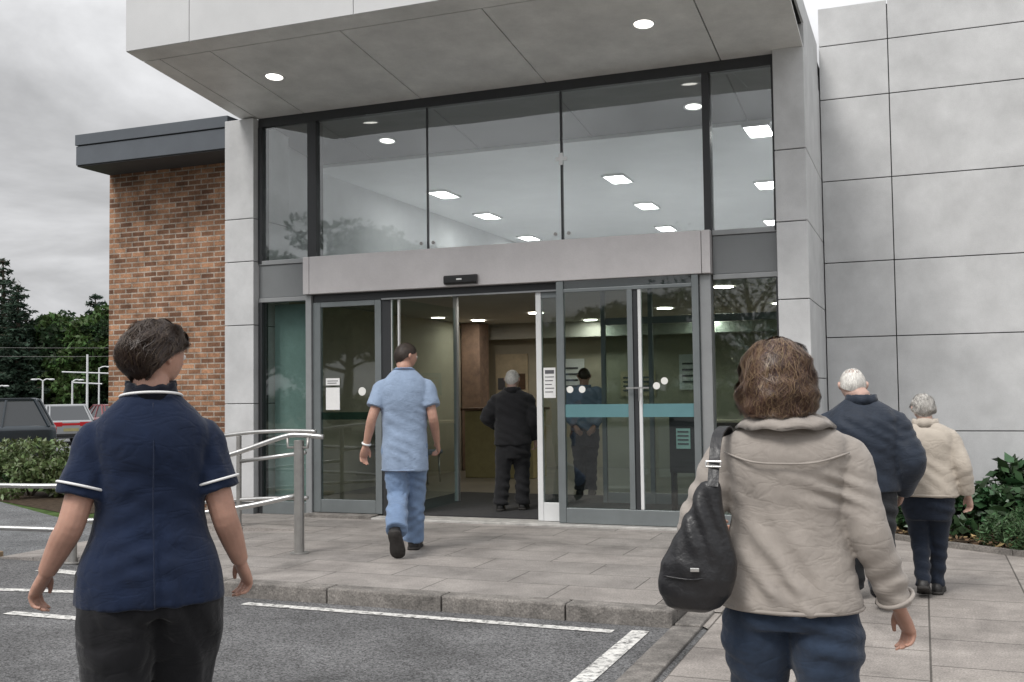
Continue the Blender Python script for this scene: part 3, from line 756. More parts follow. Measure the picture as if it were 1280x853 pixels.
mb = MB(); mb.box(-2.29, -2.15, 10.30, 10.31, 0.82, 1.02, 0)
for k in range(4): mb.box(-2.275, -2.165, 10.294, 10.298, 0.86 + k * 0.04, 0.876 + k * 0.04, 1)
mb.box(-2.36, -2.08, 10.312, 10.34, 0.58, 1.14, 2)
mb.box(-2.36, -2.33, 10.345, 10.5, PZ + 0.012, 0.6, 2); mb.box(-2.11, -2.08, 10.345, 10.5, PZ + 0.012, 0.6, 2)
thing1(mb, 'sign_stand', [mat('mint_poster', (0.42, 0.60, 0.56), 0.6), M['ink'], M['black']], 'pale green poster on a black floor stand behind the right door', 'sign stand')
nb = empty('notice_board', (-6.62, 16.98, 1.3)); tag(nb, 'tall cream notice board on the lobby back wall', 'notice board')
mb = MB(); mb.box(-6.95, -6.35, 16.95, 16.985, 0.55, 2.06); mb.build('board', M['cream'], nb, bevel=0.004)
rng = random.Random(5)
for i in range(9):
    x = -6.9 + (i % 3) * 0.19; z = 0.72 + (i // 3) * 0.36
    mb = MB(); mb.box(x, x + 0.13, 16.938, 16.946, z, z + 0.2 + rng.random() * 0.08); mb.build('leaflet', M[['ink', 'paper', 'dark_wood'][i % 3]], nb)
for i, (x, z, w_, h_, mm, lb) in enumerate([(-5.75, 1.35, 0.42, 0.6, 'paper', 'white poster on the lobby back wall beside the cream board'), (-4.7, 1.3, 0.6, 0.42, 'cream', 'wide cream poster on the lobby back wall above the counter'), (-3.7, 1.4, 0.42, 0.58, 'paper', 'white poster on the lobby back wall behind the blue topped visitor'), (-2.2, 1.35, 0.55, 0.4, 'band', 'teal poster at the right of the lobby back wall')]):
    mb = MB(); mb.box(x, x + w_, 16.975, 16.99, z, z + h_, 0)
    for k in range(4): mb.box(x + 0.05, x + w_ - 0.06 - 0.05 * (k % 2), 16.966, 16.972, z + h_ * (0.2 + 0.17 * k), z + h_ * (0.2 + 0.17 * k) + 0.03, 1)
    thing1(mb, 'wall_poster', [M[mm], M['ink']], lb, 'poster')
for i, (x, y, lb) in enumerate([(-6.75, 12.9, 'blue lobby chair nearest the left side window'), (-6.75, 13.6, 'blue lobby chair further back along the left lobby wall')]):
    e = empty('lobby_chair', (x, y, PZ)); tag(e, lb, 'chair', 'chairs along the lobby wall')
    mb = MB(); mb.box(-0.24, 0.24, -0.24, 0.24, 0.42, 0.48); mb.build('seat', M['steelblue'], e, True, bevel=0.02)
    mb = MB(); mb.box(-0.25, -0.20, -0.23, 0.23, 0.52, 0.88); mb.build('backrest', M['steelblue'], e, True, bevel=0.02)
    for sx_ in (-0.2, 0.2):
        for sy_ in (-0.2, 0.2):
            mb = MB(); mb.tube([(sx_, sy_, 0.012), (sx_ * 0.95, sy_ * 0.95, 0.43)], 0.014, 8); mb.build('leg', M['steel'], e, True, True)
mb = MB(); mb.box(-6.5, -5.4, 14.6, 15.2, PZ + 0.012, 1.12, 0); mb.box(-6.55, -5.35, 14.55, 15.25, 1.125, 1.165, 1)
thing1(mb, 'reception_desk', [M['yellow'], M['dark_wood']], 'ochre fronted reception desk with dark top in the lobby', 'desk', bevel=0.006)
mb = MB(); mb.box(-3.2, -1.3, 15.6, 16.2, PZ + 0.012, 0.9, 0); mb.box(-3.25, -1.25, 15.55, 16.25, 0.905, 0.94, 1)
thing1(mb, 'lobby_counter', [M['dark_wood'], M['cream']], 'long dark wooden counter at the back of the lobby', 'counter', bevel=0.006)

# ------------------------------------------------------------------ hand rails
def rail_thing(name, label, loc, posts, rails, r=0.021, brackets=()):
    e = empty(name, loc); tag(e, label, 'handrail')
    for (x, y, z0, z1, pr) in posts:
        mb = MB(); mb.lathe([(pr, z0), (pr, z1 - 0.005), (pr * 0.8, z1)], (x, y, 0), 16)
        mb.lathe([(pr * 1.9, z0), (pr * 1.9, z0 + 0.008), (pr * 1.02, z0 + 0.012)], (x, y, 0), 16)
        mb.build('post', M['steel_dull'], e, smooth=False)
    for pts in rails:
        mb = MB(); mb.tube(pts, r, 12, 0, 5); mb.build('rail', M['steel'], e, smooth=True)
    for pts in brackets:
        mb = MB(); mb.tube(pts, r * 0.55, 8, 0, 1); mb.build('bracket', M['steel_dull'], e, smooth=True)
    return e
rail_thing('handrail', 'thick steel handrail post with ramp rails nearest the road', (-4.81, 7.43, PZ),
           [(-4.81, 7.43, PZ, 1.03, 0.042), (-6.74, 6.95, 0.004, 0.70, 0.035)],
           [[(-4.60, 7.47, 1.055), (-4.78, 7.43, 1.07), (-4.95, 7.40, 1.055), (-5.44, 7.30, 0.90), (-6.1, 7.12, 0.74), (-6.74, 6.95, 0.66), (-7.6, 6.75, 0.66), (-9.2, 6.5, 0.66)],
            [(-4.85, 7.42, 0.57), (-5.34, 7.3, 0.47), (-6.1, 7.12, 0.38), (-6.74, 6.95, 0.36)],
            [(-6.74, 6.95, 0.28), (-7.6, 6.75, 0.30), (-9.2, 6.5, 0.30)]],
           brackets=[[(-4.81, 7.43, 0.97), (-4.72, 7.42, 0.97), (-4.72, 7.43, 1.05)], [(-4.81, 7.43, 0.97), (-4.90, 7.40, 0.97), (-4.90, 7.40, 1.05)]])
rail_thing('handrail', 'slimmer steel handrail along the building side of the ramp', (-6.4, 8.78, PZ),
           [(-6.4, 8.80, PZ, 1.0, 0.026), (-7.9, 8.80, 0.0, 0.86, 0.026)],
           [[(-5.50, 8.79, 1.045), (-5.75, 8.80, 1.05), (-6.0, 8.80, 1.045), (-6.4, 8.80, 1.02), (-7.2, 8.80, 0.92), (-7.9, 8.80, 0.84), (-8.4, 8.80, 0.80)],
            [(-6.4, 8.80, 0.74), (-5.62, 8.80, 0.84)],
            [(-5.6, 8.80, 0.40), (-6.4, 8.80, 0.36), (-7.9, 8.80, 0.22)],
            [(-6.4, 8.80, 0.62), (-7.9, 8.80, 0.46)]],
           r=0.019)
# ------------------------------------------------------------------ people
def sring(c, rx, ry, n=28, e=2.3, rot=None):
    out = []
    for j in range(n):
        a = 2 * PI * j / n; ca, sa = math.cos(a), math.sin(a)
        x = rx * math.copysign(abs(ca) ** (2 / e), ca); y = ry * math.copysign(abs(sa) ** (2 / e), sa)
        p = Vector((x, y, 0))
        if rot: p = rot @ p
        out.append((c[0] + p.x, c[1] + p.y, c[2] + p.z))
    return out

def torso(mb, prof, grow=0.0, k=4):
    """prof: (z, half width, half depth, y centre, x centre) from the hem up"""
    P = catmull([tuple(p) + (0,) * (5 - len(p)) for p in prof], k)
    mb.rings([sring((p[4], p[3], p[0]), max(0.01, p[1] + grow), max(0.01, p[2] + grow)) for p in P])

def add_head(mb, c, H, rot):
    n, m = 32, 24; rs = []
    for i in range(1, m):
        th = PI * i / m; ring = []
        for j in range(n):
            a = 2 * PI * j / n
            x = 0.36 * H * math.sin(th) * math.cos(a); y = 0.45 * H * math.sin(th) * math.sin(a); z = -0.5 * H * math.cos(th)
            t = max(0, -z / (0.5 * H))
            x *= 1 - 0.34 * t * t
            if y < 0: y *= 1 - 0.5 * t
            else:
                y *= 1 - 0.06 * t
                g = lambda u, w: math.exp(-(u / (w * H)) ** 2)
                y += H * (0.11 * g(x, 0.06) * g(z + 0.07 * H, 0.08) - 0.035 * g(abs(x) - 0.14 * H, 0.07) * g(z - 0.02 * H, 0.05)
                          + 0.02 * g(x, 0.12) * g(z + 0.235 * H, 0.03) + 0.02 * g(x, 0.12) * g(z + 0.30 * H, 0.025) + 0.035 * g(x, 0.1) * g(z + 0.42 * H, 0.07)
                          + 0.02 * g(z - 0.11 * H, 0.05) * g(x, 0.25))
            ring.append(c + rot @ Vector((x, y, z)))
        rs.append(ring)
    mb.rings(rs)
    for s in (-1, 1):     # ears: an upright flattened shell with a lobe
        e = [Vector((s * 0.365, -0.06, 0.08)), Vector((s * 0.40, -0.10, 0.06)), Vector((s * 0.405, -0.12, -0.02)), Vector((s * 0.385, -0.07, -0.09)), Vector((s * 0.355, -0.02, -0.13))]
        mb.tube([c + rot @ (p * H) for p in e], [0.03 * H, 0.045 * H, 0.045 * H, 0.035 * H, 0.02 * H], 8, 0, 2)
        mb.tube([c + rot @ (Vector((s * 0.34, -0.02, 0.02)) * H), c + rot @ (Vector((s * 0.39, -0.07, 0.0)) * H)], [0.07 * H, 0.045 * H], 8)

def add_hand(mb, wrist, d, palm, L, curl=0.5, fr=1.0):
    """palm with four unequal fingers and a thumb leaving its side; d: along the hand, palm: the way the palm faces"""
    d = Vector(d).normalized(); palm = Vector(palm); palm = (palm - d * palm.dot(d)).normalized()
    w = Vector(wrist)
    side = d.cross(palm).normalized()
    th = side if side.y > 0 else -side          # thumb points forwards when the arm hangs
    pl = L * 0.53
    rs = []
    for t, ww, tt in ((-0.08, 0.145, 0.115), (0.1, 0.165, 0.115), (0.5, 0.21, 0.115), (0.9, 0.215, 0.10), (1.02, 0.18, 0.07)):
        c = w + d * (pl * t)
        rs.append([c + th * (ww * L * math.cos(a)) + palm * (tt * L * math.sin(a)) for a in [2 * PI * j / 14 for j in range(14)]])
    mb.rings(rs)
    for k, (off, ln) in enumerate(((0.155, 0.40), (0.055, 0.46), (-0.05, 0.43), (-0.15, 0.34))):
        p = w + d * (pl * 0.85) + th * (off * L); pts = [p]; ang = 0.1
        r = 0.043 * L * fr; rr = [r * 1.08]
        q = p + d * (pl * 0.17); pts.append(q); rr.append(r * 1.08)
        for f, da in ((0.45, 0.75), (0.31, 0.8), (0.24, 0.5)):
            ang += curl * da * (1 + 0.12 * k)
            q = q + (d * math.cos(ang) + palm * math.sin(ang) + th * off * 0.25) * (ln * L * f); pts.append(q); rr.append(r * (1.0 if f > 0.4 else 0.92 if f > 0.3 else 0.8))
        mb.tube(pts, rr, 8, 0, 2)
    p = w + d * (pl * 0.22) + th * (0.13 * L)
    pts = [p, p + d * (0.13 * L) + th * (0.10 * L) + palm * (0.05 * L), p + d * (0.27 * L) + th * (0.13 * L) + palm * (0.10 * L), p + d * (0.40 * L) + th * (0.11 * L) + palm * (0.15 * L)]
    mb.tube(pts, [0.065 * L, 0.056 * L, 0.05 * L * fr, 0.04 * L * fr], 8, 0, 2)

def add_shoe(mb, heel, toe, up, w=0.048, h=0.10):
    """low shoe from heel to toe: rounded upper over a thin welt"""
    heel = Vector(heel); toe = Vector(toe); d = (toe - heel); L = d.length; d.normalize()
    up = Vector(up); up = (up - d * up.dot(d)).normalized(); s = d.cross(up)
    rs = []
    for t, ww, hh in ((-0.02, 0.45, 0.45), (0.04, 0.78, 0.85), (0.2, 0.86, 1.0), (0.38, 0.86, 0.92), (0.55, 0.98, 0.66), (0.75, 1.05, 0.50), (0.9, 0.92, 0.40), (0.98, 0.62, 0.30), (1.01, 0.3, 0.2)):
        c = heel + d * (L * t); ring = []
        for j in range(16):
            a = 2 * PI * j / 16; y = math.sin(a)
            ring.append(c + s * (w * ww * math.cos(a)) + up * (h * hh * (0.5 + 0.5 * y) if y > 0 else h * hh * 0.5 * (1 + max(y * 2.2, -1))))
        rs.append(ring)
    mb.rings(rs, 0)
    rs = []
    for t, ww in ((-0.03, 0.5), (0.03, 0.86), (0.2, 0.92), (0.4, 0.86), (0.6, 1.04), (0.78, 1.1), (0.92, 0.95), (1.0, 0.6), (1.025, 0.3)):
        c = heel + d * (L * t)
        rs.append([c + s * (w * ww) - up * 0.004, c + s * (w * ww) + up * 0.016, c - s * (w * ww) + up * 0.016, c - s * (w * ww) - up * 0.004])
    mb.rings(rs, 1)

def strands_mesh(name, P, W):
    """P (n, seg, 3) centre lines, W (n, seg, 3) half-width vectors"""
    n, s, _ = P.shape
    V = np.stack([P - W, P + W], 2).reshape(-1, 3)
    idx = np.arange(n * s * 2).reshape(n, s, 2)
    F = np.stack([idx[:, :-1, 0], idx[:, :-1, 1], idx[:, 1:, 1], idx[:, 1:, 0]], -1).reshape(-1, 4)
    me = bpy.data.meshes.new(name)
    me.vertices.add(len(V)); me.vertices.foreach_set('co', V.astype(np.float32).ravel())
    me.loops.add(F.size); me.loops.foreach_set('vertex_index', F.astype(np.int32).ravel())
    me.polygons.add(len(F)); me.polygons.foreach_set('loop_start', np.arange(0, F.size, 4, dtype=np.int32))
    me.update(calc_edges=True); me.validate()
    return me

def add_hair(parent, c, H, rot, hp, m, n, seg, width, ln, lift=(1.0, 1.05), seed=1, wob=0.02, front=0.35, smin=0.0):
    """a close shell of hair with many thin locks laid over it; hp(az, s) gives the hair surface in head space (az 0 = front)"""
    rng = np.random.default_rng(seed)
    na, ns = 48, 18
    def W(p): return c + rot @ Vector(p)
    vs = []; fs = []
    for i in range(ns + 1):
        for j in range(na):
            p = hp(2 * PI * j / na, 0.02 + 0.98 * i / ns); vs.append(W((p[0] * 0.975, p[1] * 0.975, p[2] * 0.985)))
    for i in range(ns):
        for j in range(na):
            a = i * na + j; b = i * na + (j + 1) % na
            fs.append((a, a + na, b + na, b))
    fs.append(tuple(range(na)))
    for j in range(na):      # turn the rim inwards so the shell reads as a mass
        p = hp(2 * PI * j / na, 1.0); vs.append(W((p[0] * 0.80, p[1] * 0.80, p[2] * 0.97)))
    for j in range(na):
        a = ns * na + j; b = ns * na + (j + 1) % na
        fs.append((a, a + na, b + na, b))
    me = bpy.data.meshes.new('hair'); me.from_pydata(vs, [], fs); me.validate(); me.update()
    cap = mesh_obj('hair', me, m, parent, True, True)
    P = np.zeros((n, seg, 3)); Wd = np.zeros((n, seg, 3))
    for q in range(n):
        az = rng.uniform(0, 2 * PI); s0 = smin + rng.uniform(0, 1) ** 0.8 * (1 - smin); l = ln * rng.uniform(0.6, 1.3)
        f = rng.uniform(*lift); tw = rng.normal(0, 0.10); ph = rng.uniform(0, 6); am = rng.normal(0, wob)
        for k in range(seg):
            t = k / (seg - 1); s = s0 + l * t; a = az + tw * t + am * math.sin(ph + 5 * t)
            e = max(0, s - 1.0); p = hp(a, min(s, 1.0))
            fl = f * (1 + 0.012 * math.sin(ph + 7 * t))
            v = Vector((p[0] * fl, p[1] * fl, p[2] * (1 + (fl - 1) * 0.6) - e * 0.28 * H))
            P[q, k] = W(v)
            w = Vector((math.cos(a), math.sin(a), 0.0)); w = Vector((-w.x if False else math.cos(a), math.sin(a) * -1, 0))
            wv = Vector((math.cos(a), -math.sin(a), 0)) * width * (1 - 0.75 * t) * (0.5 + 0.5 * min(1, 3 * t + 0.4))
            Wd[q, k] = rot @ wv
    mesh_obj('locks', strands_mesh('locks', P, Wd), m, cap, True, True)
    return cap

def lerp_az(az, fr, sd, bk):
    """blend three values round the head: front, side, back"""
    c = math.cos(az)
    return sd + (fr - sd) * max(0, c) ** 1.5 if c > 0 else sd + (bk - sd) * (-c) ** 1.2

def hair_short(H, thick, fr=55, sd=88, bk=128, lump=None, nz=0.0, seed=0.0, zk=0.45):
    def hp(az, s):
        ph = R_(lerp_az(az, fr, sd, bk)) * s
        r = 1 + thick * (1.0 if ph < R_(95) else max(0.25, 1 - (ph - R_(95)) / R_(45)))
        d = Vector((math.sin(az) * math.sin(ph), math.cos(az) * math.sin(ph), math.cos(ph)))
        if lump:
            r += lump[3] * math.exp(-((d - Vector(lump[:3]).normalized()).length / lump[4]) ** 2)
        if nz: r += nz * noise.noise(d * 3.2 + Vector((seed, 0, 0)))
        x, y, z = 0.365 * H * r * d.x, 0.455 * H * (1 + (r - 1) * 0.7) * d.y, 0.5 * H * (1 + (r - 1) * (zk if d.z > 0 else 0.9)) * d.z
        if d.z < 0: 
            t = -z / (0.5 * H)
            if y < 0: y *= 1 - 0.35 * t * t
        return (x, y, z)
    return hp

def hair_bob(H, thick, length, flare=0.06, fr=52, nz=0.03):
    def hp(az, s):
        cb = 0.5 - 0.5 * math.cos(az)
        if math.cos(az) > 0.55:      # fringe over the forehead
            return hair_short(H, thick, fr, 90, 120)(az, s)
        sp = 0.55
        if s < sp:
            ph = R_(92) * s / sp; drop = 0
        else:
            ph = R_(92); drop = (s - sp) / (1 - sp)
        d = Vector((math.sin(az) * math.sin(ph), math.cos(az) * math.sin(ph), math.cos(ph)))
        r = 1 + thick + nz * noise.noise(d * 3 + Vector((0, 0, drop * 3)))
        fl = 1 + flare * math.sin(drop * PI * 0.8) - 0.10 * drop * drop
        return (0.365 * H * r * d.x * fl, 0.455 * H * (1 + (r - 1) * 0.6) * d.y * fl, 0.5 * H * (1 + (r - 1) * 0.3) * d.z - drop * length * (0.75 + 0.25 * cb))
    return hp

def folds(*sets, base=0.004, bs=7.0):
    """cloth relief: soft noise plus runs of folds (direction, wavelength, height, centre, reach)"""
    S = [(Vector(d).normalized(), 2 * PI / wl, a, Vector(c) if c else None, r) for d, wl, a, c, r in sets]
    def f(v):
        w = noise.noise(v * 4.0)
        h = base * noise.noise(v * bs) + base * 0.5 * noise.noise(v * bs * 2.3 + Vector((3, 1, 7)))
        q = Vector((v.x * 5.5 + v.z * 3.0, v.y * 6, v.z * 8.5 - v.x * 2.5)) + Vector((w, -w, w)) * 1.1
        pm = max(0, min(1, 0.5 + 2.2 * noise.noise(v * 3.1 + Vector((4, 8, 2)))))      # creases gather in patches
        h -= base * 0.9 * pm * max(0, 1 - abs(noise.noise(q * 0.8)) * 3.6) ** 1.4
        for d, k, a, c, r in S:
            mk = 1.0 if c is None else math.exp(-((v - c).length / r) ** 2)
            if mk < 0.02: continue
            s = math.sin(k * v.dot(d) + 3.2 * w)
            h += a * mk * (math.copysign(abs(s) ** 0.7, s)) * (0.55 + 0.9 * noise.noise(v * 5 + Vector((9, 2, 4))))
        return h
    return f

def person(label, pos, rz, h, J, prof, legs, garments, hair, skin='skin', head=None, voxel=0.006, hand=None, group=None):
    """J: joints in metres, facing +y. Body first (one skin), then its clothes and hair as parts"""
    root = empty('person', pos, rz); tag(root, label, 'person', group)
    H = head.get('H', 0.132 * h)
    hc = Vector(head['c']); rot = (Matrix.Rotation(R_(head.get('yaw', 0)), 3, 'Z') @ Matrix.Rotation(R_(head.get('pitch', 0)), 3, 'X') @ Matrix.Rotation(R_(head.get('roll', 0)), 3, 'Y'))
    mb = MB()
    add_head(mb, hc, H, rot)
    nb_ = Vector(J['neck'])
    mb.tube([nb_ + Vector((0, -0.01, -0.08)), nb_, hc + rot @ Vector((0, -0.09 * H, -0.22 * H)), hc + rot @ Vector((0, -0.08 * H, 0.0))], [0.055, 0.27 * H, 0.265 * H, 0.25 * H], 18, 0, 3)
    torso(mb, prof, -0.022)
    hl = hand.get('L', 0.105 * h)
    for s, k in ((-1, 'L'), (1, 'R')):
        sh, el, wr = [Vector(J[q + k]) for q in ('sh', 'el', 'wr')]
        ar = hand.get('arm', 0.045)
        mb.tube([sh - Vector((s * 0.06, 0, 0)), sh, (sh + el) / 2, el, el * 0.6 + wr * 0.4, wr], [ar * 0.75, ar * 0.85, ar * 0.95, ar * 0.88, ar * 0.85, ar * 0.58], 14, 0, 4)
        d = hand.get('d' + k, (wr - el)); add_hand(mb, wr, d, hand.get('p' + k, (-s, 0.1, 0)), hl, hand.get('curl', 0.5), hand.get('fr', 1.0))
        hp_, kn, an = [Vector(J[q + k]) for q in ('hp', 'kn', 'an')]
        mb.tube([hp_ + Vector((0, 0, 0.05)), hp_, (hp_ + kn) / 2, kn, kn * 0.55 + an * 0.45, an, an - Vector((0, 0, 0.03))], [legs[0] * 0.85, legs[0] * 0.85, legs[0] * 0.72, legs[1] * 0.75, legs[1] * 0.7, 0.035, 0.03], 14, 0, 4)
    body = mesh_obj('body', fuse(mb, voxel, 3), M[skin], root, True, True)
    for s in (-1, 1):
        e = MB(); c = hc + rot @ Vector((s * 0.14 * H, 0.395 * H, 0.02 * H)); e.sphere(c, 0.05 * H, 8)
        e.sphere(c + rot @ Vector((0, 0.025 * H, 0)), 0.03 * H, 6, 1)
        e.build('eye', [M['eye'], M['iris']], root, True, True)
    for gmt in garments: gmt(root, J, prof)
    if hair: hair(root, hc, H, rot)
    return root

def g_top(name, m, sl, voxel=0.009, fold=None, collar=None, smooth=3, extra=None, hemband=None):
    """upper garment: torso and sleeves grown into one piece; sl: sleeve radii and how far along the arm it goes"""
    def mk(root, J, prof):
        mb = MB(); torso(mb, prof)
        for s, k in ((-1, 'L'), (1, 'R')):
            sh, el, wr = [Vector(J[q + k]) for q in ('sh', 'el', 'wr')]
            r = sl['r']
            inn = sh - Vector((s * 0.09, 0, -0.01))
            if sl['kind'] == 'short':
                t = sl.get('t', 0.62); en = sh.lerp(el, t)
                mb.tube([inn, sh, sh.lerp(el, t * 0.5), en], [r[0], r[1], r[2], r[3]], 20, 0, 4)
            else:
                en = el.lerp(wr, sl.get('t', 0.97))
                mb.tube([inn, sh, (sh + el) / 2, el, (el + en) / 2, el.lerp(en, 0.93), en], [r[0], r[1], r[2], r[3], r[4], r[5], r[5] * 0.98], 20, 0, 4)
        if extra: extra(mb)
        me = fuse(mb, voxel, smooth)
        if fold: displace(me, fold)
        o = mesh_obj(name, me, M[m], root, True, True)
        if collar: collar(o, J)
        return o
    return mk

def g_trousers(m, waist, r, voxel=0.009, fold=None, end=None, name='trousers'):
    """waist: rings (z, hw, hd, yc); r: thigh, mid thigh, knee, shin, hem radii"""
    def mk(root, J, prof):
        mb = MB(); torso(mb, waist, 0, 3)
        for s, k in ((-1, 'L'), (1, 'R')):
            hp_, kn, an = [Vector(J[q + k]) for q in ('hp', 'kn', 'an')]
            an2 = an + (an - kn).normalized() * 0.02
            mb.tube([hp_ + Vector((0, 0, 0.03)), hp_ - Vector((0, 0, 0.06)), (hp_ + kn) / 2, kn, kn.lerp(an2, 0.5), kn.lerp(an2, 0.92), an2], [r[0] * 0.95, r[0], r[1], r[2], r[3], r[4], r[4]], 20, 0, 4)
        me = fuse(mb, voxel, 3)
        if fold: displace(me, fold)
        return mesh_obj(name, me, M[m], root, True, True)
    return mk

def g_shoes(items, w=0.048, h=0.1, m='shoe'):
    def mk(root, J, prof):
        for heel, toe, up in items:
            mb = MB(); add_shoe(mb, heel, toe, up, w, h); mb.build('shoe', [M[m], M['sole']], root, True, True)
    return mk

def ring_tube(parent, name, m, c, ax, rx, ry, rad, a0=0, a1=360, n=40):
    """thin band following an ellipse round axis ax"""
    ax = Vector(ax).normalized(); u = Vector((1, 0, 0)) - ax * ax.x; u.normalize(); v = ax.cross(u)
    pts = [Vector(c) + u * rx * math.cos(R_(a0 + (a1 - a0) * i / n)) + v * ry * math.sin(R_(a0 + (a1 - a0) * i / n)) for i in range(n + 1)]
    mb = MB(); mb.tube(pts, rad, 6); return mb.build(name, M[m], parent, True, True)

def collar_roll(m, z0, rx, ry, up, drop, out, yc=0.0, gap=14, tilt=0.0, x0=0.0, name='collar', th=0.006):
    """fold-over collar: rises from the neckline, rolls over and lies on the shoulders, open at the front"""
    def mk(o, J):
        prof_ = [(0.0, 0.0), (0.004, up * 0.6), (0.012, up), (0.022, up), (out * 0.55, up * 0.45), (out, -drop), (out + th, -drop - th * 0.5), (out * 0.6 + th, up * 0.5 + th), (0.02, up + th * 1.3), (0.0, up + th), (-th, up * 0.5), (-th, 0.0)]
        n = 44; rs = []
        for i in range(n + 1):
            a = R_(90 + gap + (360 - 2 * gap) * i / n)
            rs.append([(x0 + (rx + d) * math.cos(a), yc + (ry + d) * math.sin(a), z0 + z - tilt * math.sin(a) + 0.004 * math.sin(9 * a)) for d, z in prof_])
        mb = MB(); mb.rings(rs, 0); ob = mb.build(name, M[m], o, True, True)
        return ob
    return mk

# ---- nurse in navy tunic, on the road at the left
def nurse():
    h = 1.66
    J = dict(neck=(0, -0.015, 1.435), shL=(-0.168, 0, 1.272), shR=(0.168, 0, 1.272), elL=(-0.243, -0.03, 1.00), elR=(0.235, -0.03, 1.00),
             wrL=(-0.318, 0.055, 0.835), wrR=(0.300, 0.05, 0.83), hpL=(-0.105, 0, 0.80), hpR=(0.105, 0, 0.80), knL=(-0.105, -0.02, 0.46), knR=(0.105, 0.08, 0.46), anL=(-0.10, -0.24, 0.14), anR=(0.10, 0.13, 0.09))
    prof = [(0.722, 0.240, 0.160, 0), (0.745, 0.240, 0.160, 0), (0.84, 0.228, 0.150, -0.005), (0.94, 0.194, 0.132, 0), (1.02, 0.176, 0.122, 0.0), (1.12, 0.178, 0.126, 0), (1.22, 0.190, 0.130, -0.01), (1.29, 0.186, 0.118, -0.018),
            (1.345, 0.156, 0.098, -0.02), (1.388, 0.114, 0.083, -0.018), (1.415, 0.085, 0.070, -0.014), (1.435, 0.068, 0.06, -0.01)]
    fl = folds(((0.5, 0, 1), 0.085, 0.008, (0.05, -0.12, 0.98), 0.16), ((-0.35, 0, 1), 0.07, 0.006, (-0.05, -0.12, 0.95), 0.15), ((1, 0, 0.25), 0.11, 0.006, (0, -0.12, 0.8), 0.15), ((1, 0, 0.5), 0.06, 0.006, (0.2, 0, 1.18), 0.1), ((-1, 0, 0.5), 0.06, 0.006, (-0.2, 0, 1.18), 0.1), base=0.004)
    def col(o, J):
        c = collar_roll('collar_navy', 1.412, 0.062, 0.058, 0.034, 0.008, 0.024, yc=-0.012, tilt=-0.012)(o, J)
        ring_tube(o, 'piping', 'piping', (0, -0.016, 1.406), (0, 0.16, 1), 0.099, 0.088, 0.0045, 125, 415)
        for s, k in ((-1, 'L'), (1, 'R')):
            sh, el = Vector(J['sh' + k]), Vector(J['el' + k]); d = (el - sh).normalized()
            ring_tube(o, 'piping', 'piping', sh.lerp(el, 0.58), d, 0.0795, 0.0795, 0.0045)
        # centre back seam and vent
        mb = MB(); mb.tube([(0.0, -0.104, 1.385), (0.0, -0.148, 1.22), (0.0, -0.133, 1.05), (0.002, -0.163, 0.84), (0.004, -0.166, 0.73)], 0.0018, 6, 0, 5); mb.build('back_seam', M['navy'], o, True, True)
    tro = [(0.68, 0.20, 0.135, 0), (0.72, 0.225, 0.145, 0), (0.78, 0.228, 0.148, 0), (0.86, 0.21, 0.14, 0), (0.95, 0.18, 0.12, 0)]
    hair = lambda r, c, H, rot: add_hair(r, c, H, rot, hair_short(H, 0.17, 56, 78, 136, (0.15, -1.0, -0.05, 0.48, 0.55), 0.22), M['hair_dark'], 10000, 6, 0.0015, 0.28, (0.95, 1.16), 11, 0.24)
    return person('nurse in navy tunic with white piped sleeves and short dark hair', (-2.418, 2.837, 0.003), R_(44), h, J, prof, (0.115, 0.075),
           [g_top('tunic', 'navy', dict(kind='short', t=0.70, r=[0.045, 0.060, 0.072, 0.078]), 0.008, fl, col),
            g_trousers('black_cloth', tro, (0.134, 0.134, 0.11, 0.10, 0.095), 0.009, folds(((1, 0, 0.3), 0.12, 0.008, None, 1), base=0.006)),
            g_shoes([((-0.10, -0.30, 0.10), (-0.10, -0.10, 0.006), (0, -0.5, 1)), ((0.10, 0.07, 0.005), (0.11, 0.32, 0.005), (0, 0, 1))])],
           hair, 'skin', dict(c=(0.018, 0.015, 1.540), yaw=-55, pitch=-4, H=0.218), 0.0045, dict(arm=0.050, curl=0.75, L=0.172, pL=(0.75, -0.5, 0), pR=(-0.85, -0.35, 0)))
nurse()

